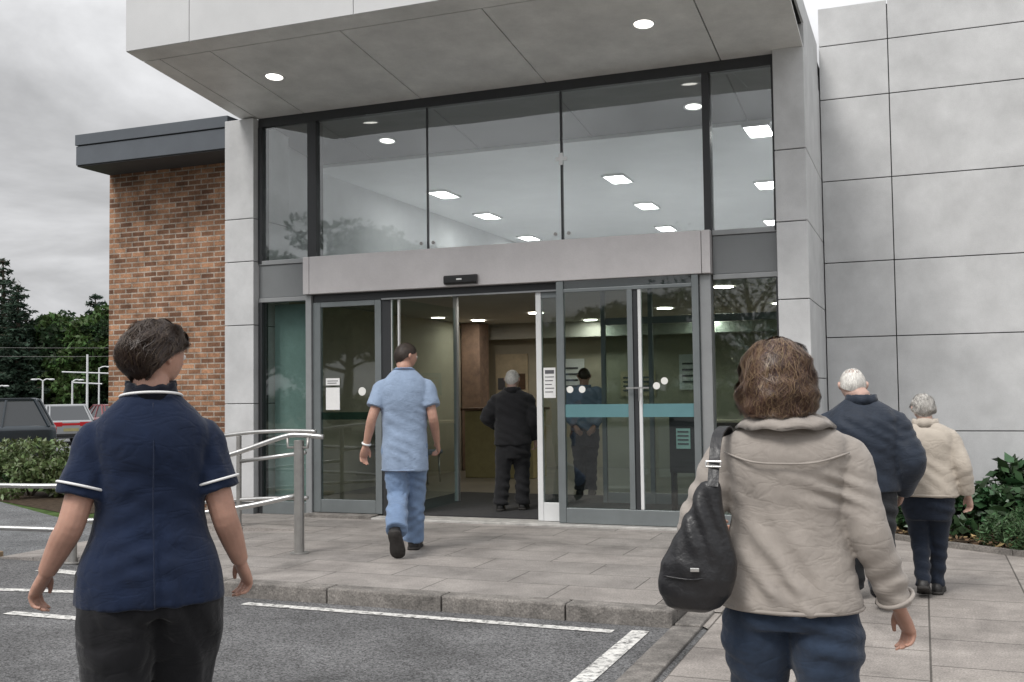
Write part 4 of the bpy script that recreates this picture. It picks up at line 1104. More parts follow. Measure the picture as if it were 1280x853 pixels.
# ---- woman in beige jacket
def woman():
    h = 1.56
    J = dict(neck=(0, -0.02, 1.32), shL=(-0.188, 0, 1.175), shR=(0.190, 0, 1.175), elL=(-0.288, -0.05, 0.945), elR=(0.246, -0.04, 0.945),
             wrL=(-0.255, 0.17, 0.90), wrR=(0.335, 0.05, 0.69), hpL=(-0.105, 0, 0.74), hpR=(0.105, 0, 0.74), knL=(-0.105, 0.05, 0.42), knR=(0.110, -0.02, 0.42), anL=(-0.10, 0.12, 0.09), anR=(0.11, -0.20, 0.13))
    prof = [(0.692, 0.218, 0.158, 0, 0.005), (0.71, 0.222, 0.160, 0, 0.005), (0.76, 0.216, 0.156, 0), (0.86, 0.200, 0.144, 0), (0.96, 0.184, 0.134, 0), (1.06, 0.184, 0.134, -0.005), (1.14, 0.194, 0.134, -0.012), (1.19, 0.198, 0.126, -0.018),
            (1.235, 0.188, 0.108, -0.02), (1.265, 0.150, 0.094, -0.018), (1.29, 0.108, 0.08, -0.014), (1.31, 0.08, 0.068, -0.012), (1.325, 0.06, 0.055, -0.01)]
    fl = folds(((0.35, 0, 1), 0.065, 0.009, (0.13, -0.13, 1.03), 0.12), ((0.9, 0, 0.6), 0.085, 0.013, (-0.04, -0.13, 0.83), 0.17), ((0.3, 0, 1), 0.05, 0.007, (0.17, -0.1, 1.05), 0.10),
               ((0.6, 0, -1), 0.065, 0.009, (0.31, 0, 0.84), 0.13), ((-0.6, 0.3, -1), 0.07, 0.009, (-0.27, 0, 1.0), 0.14), ((0.5, 0, 1), 0.06, 0.009, (0.33, 0.03, 0.72), 0.07), ((0.4, 0, 1), 0.06, 0.005, (0.0, -0.13, 0.70), 0.1), base=0.0028)
    def col(o, J):
        collar_roll('beige', 1.283, 0.076, 0.068, 0.020, 0.012, 0.080, yc=-0.018, tilt=-0.004, th=0.004)(o, J)
        ring_tube(o, 'hem_band', 'beige', (0.005, 0, 0.698), (0, 0, 1), 0.221, 0.161, 0.007)
        mb = MB(); mb.tube([(-0.19, -0.075, 1.19), (-0.1, -0.148, 1.165), (0, -0.160, 1.16), (0.1, -0.148, 1.165), (0.195, -0.075, 1.19)], 0.0035, 6, 0, 6); mb.build('yoke_seam', M['beige'], o, True, True)
        sh, el, wr = [Vector(J[q + 'R']) for q in ('sh', 'el', 'wr')]
        ring_tube(o, 'cuff', 'beige', el.lerp(wr, 0.86), (wr - el), 0.056, 0.056, 0.007)
    tro = [(0.63, 0.195, 0.13, 0), (0.66, 0.206, 0.138, 0), (0.69, 0.200, 0.135, 0), (0.74, 0.19, 0.125, 0), (0.84, 0.17, 0.11, 0)]
    hair = lambda r, c, H, rot: add_hair(r, c, H, rot, hair_bob(H, 0.40, 0.112, 0.10, nz=0.24), M['hair_auburn'], 17000, 7, 0.0014, 0.28, (0.94, 1.18), 21, 0.22)
    return person('woman in beige jacket and dark jeans with chin length auburn hair', (-0.418, 3.505, 0.014), R_(4), h, J, prof, (0.12, 0.08),
           [g_top('jacket', 'beige', dict(kind='long', t=0.93, r=[0.048, 0.066, 0.068, 0.064, 0.058, 0.052]), 0.008, fl, col),
            g_trousers('jeans', tro, (0.106, 0.121, 0.09, 0.08, 0.075), 0.008, folds(((0.3, 0, 1), 0.08, 0.005, None, 1), base=0.003)),
            g_shoes([((-0.10, 0.05, 0.005), (-0.11, 0.29, 0.005), (0, 0, 1)), ((0.11, -0.27, 0.10), (0.11, -0.07, 0.006), (0, -0.5, 1))])],
           hair, 'skin', dict(c=(-0.022, 0.005, 1.432), yaw=-4, pitch=-4, H=0.208), 0.0045, dict(arm=0.042, curl=0.7, L=0.165, pR=(-0.75, -0.55, 0)))
woman()

# her shoulder bag
def bag():
    e = empty('shoulder_bag', (-0.70, 3.28, 0.72)); tag(e, 'black leather shoulder bag hanging at the side of the beige jacket', 'bag')
    ax = R_(12)
    mb = MB(); rs = []
    for z, hw, hd in ((-0.005, 0.045, 0.02), (0.01, 0.085, 0.045), (0.05, 0.112, 0.062), (0.10, 0.122, 0.066), (0.15, 0.118, 0.062), (0.21, 0.095, 0.054), (0.27, 0.070, 0.045), (0.33, 0.050, 0.036), (0.385, 0.036, 0.028), (0.40, 0.028, 0.02)):
        sh = 0.02 + 0.17 * (z - 0.05) * 0.9
        rs.append([(x + sh, y, zz) for x, y, zz in sring((0, 0, z), hw, hd, 28, 2.2)])
    rs2 = []
    for a, b in zip(rs[:-1], rs[1:]):
        rs2.append(a); rs2.append([tuple((p[i] + q[i]) / 2 for i in range(3)) for p, q in zip(a, b)])
    rs2.append(rs[-1]); mb.rings(rs2)
    me = fuse(mb, 0.006, 4); displace(me, folds(((1, 0, 0.25), 0.05, 0.006, (0.05, 0, 0.3), 0.14), ((0.4, 0, 1), 0.09, 0.004, (0, 0, 0.08), 0.12), base=0.002))
    body = mesh_obj('bag_body', me, M['leather'], e, True, True); body.rotation_euler = (0, 0, ax)
    mb = MB(); mb.tube([(-0.075, -0.049, 0.112), (0.01, -0.068, 0.105), (0.09, -0.052, 0.115)], 0.003, 6, 0, 5); mb.build('bag_seam', M['leather'], body, True, True)
    mb = MB(); mb.box(0.006, 0.034, -0.078, -0.070, 0.13, 0.142); mb.build('clasp', M['steel'], body, True, bevel=0.002)
    # strap over the shoulder: wide flat band, front and back runs
    mb = MB()
    back = [(0.085, -0.01, 0.385), (0.085, 0.02, 0.45), (0.085, 0.045, 0.50), (0.088, 0.085, 0.545), (0.098, 0.14, 0.565), (0.098, 0.20, 0.555), (0.09, 0.26, 0.51), (0.07, 0.31, 0.40), (0.02, 0.34, 0.25)]
    P = catmull(back, 6); rs = []
    for i, p in enumerate(P):
        t = P[min(i + 1, len(P) - 1)] - P[max(i - 1, 0)]; t = Vector(t).normalized(); s = Vector((1, 0.15, 0)); s = (s - t * s.dot(t)).normalized(); nrm = t.cross(s); q = Vector(p)
        rs.append([q + s * 0.017 + nrm * 0.003, q - s * 0.017 + nrm * 0.003, q - s * 0.017 - nrm * 0.003, q + s * 0.017 - nrm * 0.003])
    mb.rings(rs); mb.build('strap', M['leather'], e, True, False, 0.001)
    mb = MB(); mb.tube([(0.061, 0.018, 0.462), (0.109, 0.012, 0.462), (0.109, 0.006, 0.446), (0.061, 0.012, 0.446), (0.061, 0.018, 0.462)], 0.0035, 6); mb.build('buckle', M['steel'], e, True)
bag()

# ---- man in blue scrubs walking to the door
def scrubs():
    h = 1.72
    J = dict(neck=(0, -0.01, 1.515), shL=(-0.178, 0, 1.355), shR=(0.178, 0, 1.355), elL=(-0.262, -0.06, 1.10), elR=(0.235, -0.06, 1.10),
             wrL=(-0.318, 0.0, 0.875), wrR=(0.262, 0.10, 0.90), hpL=(-0.09, 0, 0.86), hpR=(0.09, 0, 0.86), knL=(-0.06, 0.0, 0.46), knR=(0.075, 0.13, 0.47), anL=(-0.05, -0.36, 0.235), anR=(0.055, 0.18, 0.085))
    prof = [(0.665, 0.190, 0.130, 0), (0.70, 0.192, 0.132, 0), (0.85, 0.190, 0.132, 0), (1.00, 0.185, 0.126, 0), (1.12, 0.192, 0.130, 0), (1.24, 0.205, 0.134, -0.008), (1.33, 0.203, 0.122, -0.015),
            (1.40, 0.180, 0.102, -0.018), (1.45, 0.135, 0.084, -0.014), (1.495, 0.09, 0.068, -0.01), (1.52, 0.062, 0.058, -0.008)]
    fl = folds(((0.5, 0, 1), 0.09, 0.007, (0.05, -0.12, 0.95), 0.2), ((1, 0, 0.15), 0.10, 0.004, (0, -0.12, 0.8), 0.2), ((0.3, 0, 1), 0.06, 0.006, (0.19, 0, 1.2), 0.1), ((-0.3, 0, 1), 0.06, 0.006, (-0.19, 0, 1.2), 0.1), base=0.004)
    def col(o, J):
        ring_tube(o, 'neckband', 'scrub_dark', (0, -0.012, 1.495), (0, 0.18, 1), 0.084, 0.070, 0.006)
        ring_tube(o, 'hem', 'scrub', (0, 0, 0.676), (0, 0, 1), 0.190, 0.131, 0.006)
    tro = [(0.68, 0.16, 0.12, 0), (0.78, 0.170, 0.112, 0), (0.88, 0.166, 0.108, 0), (0.98, 0.15, 0.10, 0)]
    def watch(root, J, prof):
        el, wr = Vector(J['elL']), Vector(J['wrL']); c = el.lerp(wr, 0.93)
        o = ring_tube(root, 'watch', 'white_trim', c, wr - el, 0.032, 0.032, 0.009)
    hair = lambda r, c, H, rot: add_hair(r, c, H, rot, hair_short(H, 0.055, 50, 80, 124), M['hair_short'], 1500, 4, 0.0026, 0.10, (0.99, 1.05), 31, 0.05)
    r = person('man in pale blue scrubs walking to the open door', (-3.98, 7.72, PZ + 0.004), R_(24), h, J, prof, (0.10, 0.065),
           [g_top('scrub_top', 'scrub', dict(kind='short', t=0.66, r=[0.050, 0.068, 0.080, 0.084]), 0.009, fl, col), watch,
            g_trousers('scrub_dark', tro, (0.105, 0.10, 0.088, 0.085, 0.088), 0.009, folds(((0.4, 0, 1), 0.085, 0.011, (0.06, -0.05, 0.55), 0.3), ((-0.5, 0, 1), 0.07, 0.010, (0.08, 0, 0.2), 0.2), ((0.2, 0, 1), 0.08, 0.010, (-0.09, -0.15, 0.35), 0.25), base=0.007)),
            g_shoes([((-0.065, -0.45, 0.225), (-0.035, -0.315, 0.008), (0, 0.75, 0.65)), ((0.055, 0.12, 0.004), (0.075, 0.40, 0.004), (0, 0, 1))], 0.056, 0.115)],
           hair, 'skin', dict(c=(0.012, 0.03, 1.605), yaw=-50, pitch=-6, H=0.222), 0.0055, dict(arm=0.046, curl=0.6, L=0.185, pL=(0.5, -0.8, 0), pR=(-0.9, -0.2, 0)))
scrubs()

# ---- elderly man in navy anorak
def oldman():
    J = dict(neck=(0, 0.03, 1.335), shL=(-0.185, 0, 1.175), shR=(0.185, 0, 1.175), elL=(-0.262, -0.05, 0.955), elR=(0.275, -0.06, 0.955), wrL=(-0.26, 0.05, 0.76), wrR=(0.225, 0.10, 0.76),
             hpL=(-0.085, 0, 0.76), hpR=(0.085, 0, 0.76), knL=(-0.085, 0.10, 0.41), knR=(0.085, 0.0, 0.41), anL=(-0.085, 0.14, 0.085), anR=(0.085, -0.22, 0.12))
    prof = [(0.775, 0.205, 0.145, 0), (0.80, 0.208, 0.147, 0), (0.90, 0.212, 0.152, 0), (1.02, 0.218, 0.160, -0.01), (1.12, 0.222, 0.160, -0.015), (1.20, 0.214, 0.145, -0.01),
            (1.26, 0.175, 0.115, 0.005), (1.30, 0.12, 0.088, 0.018), (1.325, 0.085, 0.075, 0.026), (1.345, 0.06, 0.055, 0.03)]
    up_ = lambda z: 1.41 - (1.41 - z) * 1.09 if z > 0.7 else z * 0.93
    J = {k: (v[0] * 1.07, v[1] * 1.07, v[2] if k[:2] == 'an' else up_(v[2])) for k, v in J.items()}
    prof = [(up_(p[0]), p[1] * 1.07, p[2] * 1.06, p[3]) for p in prof]
    fl = folds(((0.6, 0, 1), 0.08, 0.009, (0.05, -0.14, 1.0), 0.25), ((-0.3, 0, 1), 0.06, 0.008, (0.25, 0, 1.0), 0.15), base=0.006)
    hair = lambda r, c, H, rot: add_hair(r, c, H, rot, hair_short(H, 0.035, 30, 92, 120), M['hair_white'], 900, 4, 0.0024, 0.12, (0.98, 1.04), 41, 0.05, smin=0.42)
    def bald(r, c, H, rot):      # fringe only: hair ring round a bare crown
        hp0 = hair_short(H, 0.04, 40, 94, 122)
        cap = lambda az, s: hp0(az, 0.44 + 0.56 * s)
        na, ns = 40, 8; vs = []; fs = []
        for i in range(ns + 1):
            for j in range(na): vs.append(c + rot @ Vector(cap(2 * PI * j / na, i / ns)))
        for i in range(ns):
            for j in range(na):
                if math.cos(2 * PI * j / na) > 0.5: continue
                a = i * na + j; b = i * na + (j + 1) % na; fs.append((a, a + na, b + na, b))
        me = bpy.data.meshes.new('hair'); me.from_pydata(vs, [], fs); me.validate(); me.update()
        o = mesh_obj('hair', me, M['hair_white'], r, True, True)
        rng = np.random.default_rng(4); n = 700; P = np.zeros((n, 4, 3)); Wd = np.zeros((n, 4, 3))
        for q in range(n):
            az = rng.uniform(1.2, 2 * PI - 1.2); s0 = rng.uniform(-0.5, 0.9); tw = rng.normal(0, 0.1); f = rng.uniform(1.0, 1.05)
            for k in range(4):
                p = Vector(hp0(az + tw * k / 3, min(1, 0.44 + 0.56 * (s0 + 0.2 * k / 3)))) * f
                P[q, k] = c + rot @ p; Wd[q, k] = rot @ (Vector((math.cos(az), -math.sin(az), 0)) * 0.002 * (1 - 0.2 * k))
        mesh_obj('locks', strands_mesh('locks', P, Wd), M['hair_white'], o, True, True)
    return person('elderly balding man in dark navy anorak walking arm in arm', (-0.37, 7.18, 0.02), R_(4), 1.6, J, prof, (0.10, 0.065),
           [g_top('anorak', 'navy_jacket', dict(kind='long', t=0.98, r=[0.060, 0.086, 0.094, 0.090, 0.080, 0.066]), 0.010, fl, collar_roll('navy_jacket', 1.292, 0.076, 0.076, 0.038, 0.015, 0.032, yc=0.022)),
            g_trousers('charcoal', [(0.56, 0.16, 0.12, 0), (0.66, 0.19, 0.13, 0), (0.76, 0.19, 0.13, 0), (0.84, 0.18, 0.125, 0)], (0.112, 0.104, 0.092, 0.086, 0.084), 0.011, folds(((0.4, 0, 1), 0.1, 0.008, None, 1))),
            g_shoes([((-0.097, 0.09, 0.004), (-0.10, 0.36, 0.004), (0, 0, 1)), ((0.097, -0.31, 0.09), (0.097, -0.10, 0.006), (0, -0.5, 1))])],
           bald, 'skin_old', dict(c=(-0.05, 0.09, 1.399), yaw=6, pitch=-14, H=0.222), 0.006, dict(arm=0.045, curl=0.6, L=0.17))
oldman()

# ---- elderly woman in cream jacket
def oldwoman():
    J = dict(neck=(0, 0.02, 1.165), shL=(-0.145, 0, 1.055), shR=(0.15, 0, 1.055), elL=(-0.215, -0.02, 0.86), elR=(0.225, -0.04, 0.86), wrL=(-0.20, 0.10, 0.74), wrR=(0.252, 0.03, 0.665),
             hpL=(-0.075, 0, 0.64), hpR=(0.075, 0, 0.64), knL=(-0.055, 0.02, 0.36), knR=(0.06, 0.05, 0.36), anL=(-0.035, -0.14, 0.10), anR=(0.04, 0.05, 0.075))
    prof = [(0.655, 0.190, 0.135, 0), (0.68, 0.194, 0.138, 0), (0.78, 0.190, 0.135, 0), (0.90, 0.182, 0.130, 0), (1.00, 0.184, 0.132, -0.008), (1.07, 0.176, 0.118, -0.01),
            (1.115, 0.145, 0.095, 0.0), (1.145, 0.095, 0.075, 0.01), (1.165, 0.065, 0.06, 0.016), (1.18, 0.05, 0.05, 0.02)]
    fl = folds(((0.7, 0, 1), 0.08, 0.007, (0.03, -0.12, 0.9), 0.2), ((-0.4, 0, 1), 0.06, 0.007, (0.23, 0, 0.8), 0.12), base=0.005)
    def col(o, J):
        collar_roll('cream_jacket', 1.135, 0.062, 0.062, 0.03, 0.015, 0.03, yc=0.01)(o, J)
        ring_tube(o, 'hem_band', 'cream_jacket', (0, 0, 0.668), (0, 0, 1), 0.192, 0.137, 0.010)
    hair = lambda r, c, H, rot: add_hair(r, c, H, rot, hair_short(H, 0.17, 52, 90, 124, None, 0.16, 3.0), M['hair_silver'], 1700, 5, 0.0026, 0.20, (0.98, 1.09), 51, 0.25)
    return person('small elderly woman in cream jacket with curly silver hair', (0.012, 7.62, 0.014), R_(-3), 1.34, J, prof, (0.085, 0.055),
           [g_top('jacket', 'cream_jacket', dict(kind='long', t=0.96, r=[0.042, 0.058, 0.064, 0.060, 0.053, 0.046]), 0.009, fl, col),
            g_trousers('ink_blue', [(0.50, 0.145, 0.11, 0), (0.58, 0.168, 0.12, 0), (0.66, 0.168, 0.12, 0), (0.76, 0.155, 0.11, 0)], (0.094, 0.082, 0.062, 0.054, 0.050), 0.009, folds(((0.4, 0, 1), 0.08, 0.006, None, 1))),
            g_shoes([((-0.035, -0.20, 0.07), (-0.035, -0.03, 0.006), (0, -0.4, 1)), ((0.04, -0.01, 0.004), (0.05, 0.22, 0.004), (0, 0, 1))], 0.042, 0.085)],
           hair, 'skin_old', dict(c=(-0.012, 0.045, 1.242), yaw=14, pitch=-6, H=0.185), 0.0055, dict(arm=0.036, curl=0.7, L=0.15, pR=(-0.7, -0.6, 0)))
oldwoman()

# ---- white haired man in black coat, inside the doorway
def coatman():
    J = dict(neck=(0, 0.01, 1.32), shL=(-0.165, 0, 1.195), shR=(0.165, 0, 1.195), elL=(-0.275, -0.03, 1.0), elR=(0.22, -0.02, 0.97), wrL=(-0.19, 0.16, 0.90), wrR=(0.235, 0.08, 0.76),
             hpL=(-0.09, 0, 0.74), hpR=(0.09, 0, 0.74), knL=(-0.11, -0.02, 0.40), knR=(0.09, 0.06, 0.40), anL=(-0.13, -0.06, 0.08), anR=(0.09, 0.06, 0.08))
    prof = [(0.70, 0.20, 0.14, 0), (0.74, 0.203, 0.142, 0), (0.86, 0.200, 0.142, 0), (1.00, 0.198, 0.138, 0), (1.12, 0.202, 0.138, -0.01), (1.21, 0.195, 0.125, -0.012), (1.26, 0.165, 0.10, -0.008), (1.295, 0.11, 0.08, 0.0), (1.32, 0.075, 0.065, 0.006), (1.335, 0.055, 0.05, 0.01)]
    hair = lambda r, c, H, rot: add_hair(r, c, H, rot, hair_short(H, 0.06, 48, 86, 126), M['hair_white'], 900, 4, 0.0026, 0.12, (0.99, 1.05), 61, 0.05)
    return person('white haired man in black coat standing inside the doorway', (-4.16, 10.62, PZ + 0.026), R_(14), 1.52, J, prof, (0.10, 0.065),
           [g_top('coat', 'coat_black', dict(kind='long', t=0.98, r=[0.05, 0.072, 0.08, 0.078, 0.066, 0.055]), 0.012, folds(((0.5, 0, 1), 0.09, 0.007, None, 1)), collar_roll('coat_black', 1.29, 0.07, 0.07, 0.03, 0.02, 0.03)),
            g_trousers('coat_black', [(0.56, 0.15, 0.11, 0), (0.66, 0.175, 0.12, 0), (0.80, 0.175, 0.12, 0), (0.86, 0.16, 0.11, 0)], (0.105, 0.098, 0.085, 0.08, 0.082), 0.012, folds(((0.4, 0, 1), 0.1, 0.008, None, 1))),
            g_shoes([((-0.13, -0.12, 0.004), (-0.16, 0.14, 0.004), (0, 0, 1)), ((0.09, 0.0, 0.004), (0.10, 0.26, 0.004), (0, 0, 1))])],
           hair, 'skin_old', dict(c=(0.0, 0.03, 1.412), yaw=-8, pitch=-6, H=0.208), 0.007, dict(arm=0.04, curl=0.6, L=0.17, fr=1.15))
coatman()

# ---- visitor in blue grey top, deeper in the lobby behind the right hand door
def visitor():
    J = dict(neck=(0, 0, 1.36), shL=(-0.17, 0, 1.28), shR=(0.17, 0, 1.28), elL=(-0.22, -0.05, 1.0), elR=(0.22, -0.05, 1.0), wrL=(-0.12, -0.15, 0.86), wrR=(0.12, -0.15, 0.86),
             hpL=(-0.085, 0, 0.78), hpR=(0.085, 0, 0.78), knL=(-0.075, 0, 0.43), knR=(0.075, 0.02, 0.43), anL=(-0.07, -0.02, 0.08), anR=(0.07, 0.02, 0.08))
    prof = [(0.80, 0.175, 0.125, 0), (0.90, 0.18, 0.125, 0), (1.02, 0.18, 0.122, 0), (1.15, 0.19, 0.125, -0.01), (1.25, 0.188, 0.11, -0.012), (1.30, 0.155, 0.09, -0.01), (1.335, 0.10, 0.07, 0), (1.365, 0.06, 0.055, 0)]
    hair = lambda r, c, H, rot: add_hair(r, c, H, rot, hair_short(H, 0.06, 48, 86, 126), M['hair_dark'], 600, 4, 0.0028, 0.12, (0.99, 1.05), 71, 0.05)
    return person('visitor in blue grey top and dark trousers seen through the right door glass', (-3.93, 12.5, PZ + 0.01), R_(17), 1.6, J, prof, (0.095, 0.06),
           [g_top('top', 'steelblue', dict(kind='long', t=0.98, r=[0.05, 0.065, 0.07, 0.065, 0.056, 0.048]), 0.013, folds(((0.5, 0, 1), 0.09, 0.007, None, 1)), collar_roll('steelblue', 1.335, 0.066, 0.066, 0.025, 0.01, 0.02)),
            g_trousers('charcoal', [(0.60, 0.15, 0.11, 0), (0.70, 0.17, 0.12, 0), (0.82, 0.17, 0.12, 0), (0.90, 0.155, 0.11, 0)], (0.10, 0.092, 0.075, 0.068, 0.068), 0.012, folds(((0.4, 0, 1), 0.1, 0.008, None, 1))),
            g_shoes([((-0.07, -0.08, 0.004), (-0.08, 0.17, 0.004), (0, 0, 1)), ((0.07, -0.04, 0.004), (0.08, 0.21, 0.004), (0, 0, 1))])],
           hair, 'skin', dict(c=(0.0, 0.03, 1.475), yaw=5, pitch=-16, H=0.21), 0.007, dict(arm=0.038, curl=0.6, L=0.165, fr=1.15, pL=(0, 0.9, 0.3), pR=(0, 0.9, 0.3)))
visitor()
# ------------------------------------------------------------------ plants
def leaf_cloud(name, m, centers, n, size, rng, parent=None, flat=0.0, hang=0.0, aspect=0.45, shellw=0.6):
    """n pointed leaves spread through ellipsoid clumps: centers rows (x,y,z,rx,ry,rz)"""
    C = np.array(centers, float); vol = (C[:, 3] * C[:, 4] * C[:, 5]) ** 0.75; pr = vol / vol.sum()
    k = rng.choice(len(C), n, p=pr)
    d = rng.normal(size=(n, 3)); d /= np.linalg.norm(d, axis=1)[:, None]
    r = rng.uniform(0, 1, n) ** (1 / 3) * (1 - shellw) + shellw * rng.uniform(0.75, 1.05, n)
    P = C[k, :3] + d * C[k, 3:] * r[:, None]
    a = rng.normal(size=(n, 3)); a += d * 0.8; a[:, 2] *= (1 - flat); a[:, 2] -= hang; a /= np.linalg.norm(a, axis=1)[:, None]
    b = rng.normal(size=(n, 3)); b[:, 2] *= (1 - 0.5 * flat); b -= a * (a * b).sum(1)[:, None]; b /= np.linalg.norm(b, axis=1)[:, None]
    s = size * rng.uniform(0.6, 1.35, n)[:, None]
    V = np.stack([P - a * s, P + b * s * aspect, P + a * s, P - b * s * aspect], 1)
    return mesh_obj(name, quads_mesh(name, V, n), m, parent, True)

def shrub(name, label, cat, loc, blobs, n, size, m, seed, group=None, flat=0.0, aspect=0.45, stems=5, h=0.5):
    rng = np.random.default_rng(seed)
    e = empty(name, loc); tag(e, label, cat, group)
    leaf_cloud('foliage', M[m], blobs, n, size, rng, e, flat, aspect=aspect, shellw=0.45)
    mb = MB()
    for i in range(stems):
        a = rng.uniform(0, 6.28); r = rng.uniform(0.2, 0.6)
        b = blobs[i % len(blobs)]
        mb.tube([(0.04 * math.cos(a), 0.04 * math.sin(a), -0.03), (b[0] * 0.5, b[1] * 0.5, b[2] * 0.5), (b[0] + 0.3 * b[3] * math.cos(a), b[1] + 0.3 * b[4] * math.sin(a), b[2])], [0.014, 0.010, 0.005], 6, 0, 3)
    mb.build('stems', M['trunk'], e, True, True)
    return e

def lump(rng, w, d, h, n, r):
    out = []
    for i in range(n):
        a = rng.uniform(0, 6.28); q = math.sqrt(rng.uniform(0, 1))
        x, y = q * math.cos(a), q * math.sin(a); z = rng.uniform(0.25, 0.95) * math.sqrt(max(0.1, 1 - 0.75 * q * q))
        rr = r * rng.uniform(0.6, 1.2); out.append((x * w, y * d, max(rr * 0.7, z * h - rr * 0.5), rr, rr, rr * 0.8))
    return out
rg = np.random.default_rng(3)
LS = 0.05
shrub('hedge_bush', 'rounded pale leaved bush behind the low rail, left of the nurse', 'bush', (-12.0, 11.55, 0), lump(rg, 0.75, 0.55, 1.02, 34, 0.22), 6500, 0.045, 'leaf_hedge', 1)
shrub('hedge_bush', 'pale leaved bush mostly hidden behind the nurse', 'bush', (-11.05, 12.25, 0), lump(rg, 0.75, 0.5, 0.95, 28, 0.2), 5000, 0.045, 'leaf_hedge', 2)
shrub('hedge_bush', 'dark low bush at the left picture edge behind the rail', 'bush', (-13.9, 13.0, -0.03), lump(rg, 0.5, 0.5, 0.5, 14, 0.16), 1500, 0.045, 'leaf_dark', 3)
sheet('shrub_bed', [[(-9.4, 9.75, 0), (-9.4, 12.9, 0), (-13, 14.0, 0), (-14.6, 14.0, -0.04), (-14.6, 12.1, -0.04), (-13, 11.4, 0)]], M['soil'], 0.0)
# planting bed on the right
sheet('planting_bed', [[(-0.95, 11.29), (-0.93, 10.75), (-0.41, 10.35), (0.14, 9.86), (0.65, 9.52), (1.5, 9.05), (5.2, 8.0), (5.2, 11.29)]], M['soil'], 0.045)
mb = MB()
ed = [(-0.95, 10.77), (-0.41, 10.35), (0.14, 9.86), (0.65, 9.52), (1.5, 9.05), (5.2, 8.0)]
for a, b in zip(ed[:-1], ed[1:]):
    d = Vector((b[0] - a[0], b[1] - a[1], 0)).normalized(); nn = Vector((-d.y, d.x, 0)) * 0.05
    mb.prism([(a[0] + d.x * 0.003, a[1] + d.y * 0.003), (b[0] - d.x * 0.003, b[1] - d.y * 0.003), (b[0] + nn.x, b[1] + nn.y), (a[0] + nn.x, a[1] + nn.y)], -0.02, 0.06)
mb.build('bed_edging', M['kerb'])['kind'] = 'structure'
rng = np.random.default_rng(8); n = 1600
x = rng.uniform(-0.8, 3.0, n); y0 = np.interp(x, [p[0] for p in ed], [p[1] for p in ed]) + 0.08; y = y0 + rng.uniform(0, 1, n) ** 1.3 * np.maximum(11.2 - y0, 0.02)
P = np.stack([x, y, 0.055 + rng.uniform(0, 0.035, n)], 1); a = rng.normal(size=(n, 3)); a[:, 2] *= 0.3; a /= np.linalg.norm(a, axis=1)[:, None]
b = np.cross(a, np.array([0, 0, 1.0]) + rng.normal(size=(n, 3)) * 0.3); b /= np.linalg.norm(b, axis=1)[:, None]; s = rng.uniform(0.02, 0.045, n)[:, None]
o = mesh_obj('leaf_litter', quads_mesh('leaf_litter', np.stack([P - a * s, P + b * s * 0.5, P + a * s, P - b * s * 0.5], 1), n), M['leaf_dry'])
tag(o, 'dry brown leaves scattered over the planting bed', 'leaf litter', None, 'stuff')
shrub('laurel_shrub', 'broad glossy laurel shrub against the pale wall, behind the small shrubs', 'shrub', (0.95, 10.7, 0.04), lump(rg, 0.62, 0.42, 0.80, 24, 0.18), 1500, 0.075, 'leaf_laurel', 5, flat=0.3)
shrub('laurel_shrub', 'tall laurel shrub at the right picture edge by the wall', 'shrub', (2.1, 10.5, 0.04), lump(rg, 0.65, 0.45, 0.95, 24, 0.2), 1500, 0.075, 'leaf_laurel', 6, flat=0.3)
shrub('laurel_shrub', 'mid height laurel shrub beside the cream jacketed woman', 'shrub', (0.42, 10.55, 0.04), lump(rg, 0.40, 0.34, 0.58, 18, 0.15), 1100, 0.065, 'leaf_laurel', 7, flat=0.3)
shrub('fine_shrub', 'low feathery green shrub at the front corner of the bed', 'shrub', (0.80, 9.82, 0.04), lump(rg, 0.34, 0.27, 0.42, 18, 0.13), 4200, 0.026, 'leaf_fine', 8, aspect=0.25)
shrub('fine_shrub', 'low bright green shrub between the elderly couple', 'shrub', (-0.30, 10.72, 0.04), lump(rg, 0.27, 0.24, 0.36, 14, 0.12), 2600, 0.026, 'leaf_fine', 9, aspect=0.3)
shrub('fine_shrub', 'spreading low shrub at the right end of the bed', 'shrub', (1.55, 9.6, 0.04), lump(rg, 0.42, 0.3, 0.42, 18, 0.14), 3000, 0.028, 'leaf_fine', 10, aspect=0.3)
shrub('laurel_shrub', 'small dark shrub half hidden behind the elderly couple', 'shrub', (-0.02, 10.75, 0.04), lump(rg, 0.25, 0.24, 0.45, 12, 0.13), 800, 0.05, 'leaf_laurel', 12, flat=0.3)

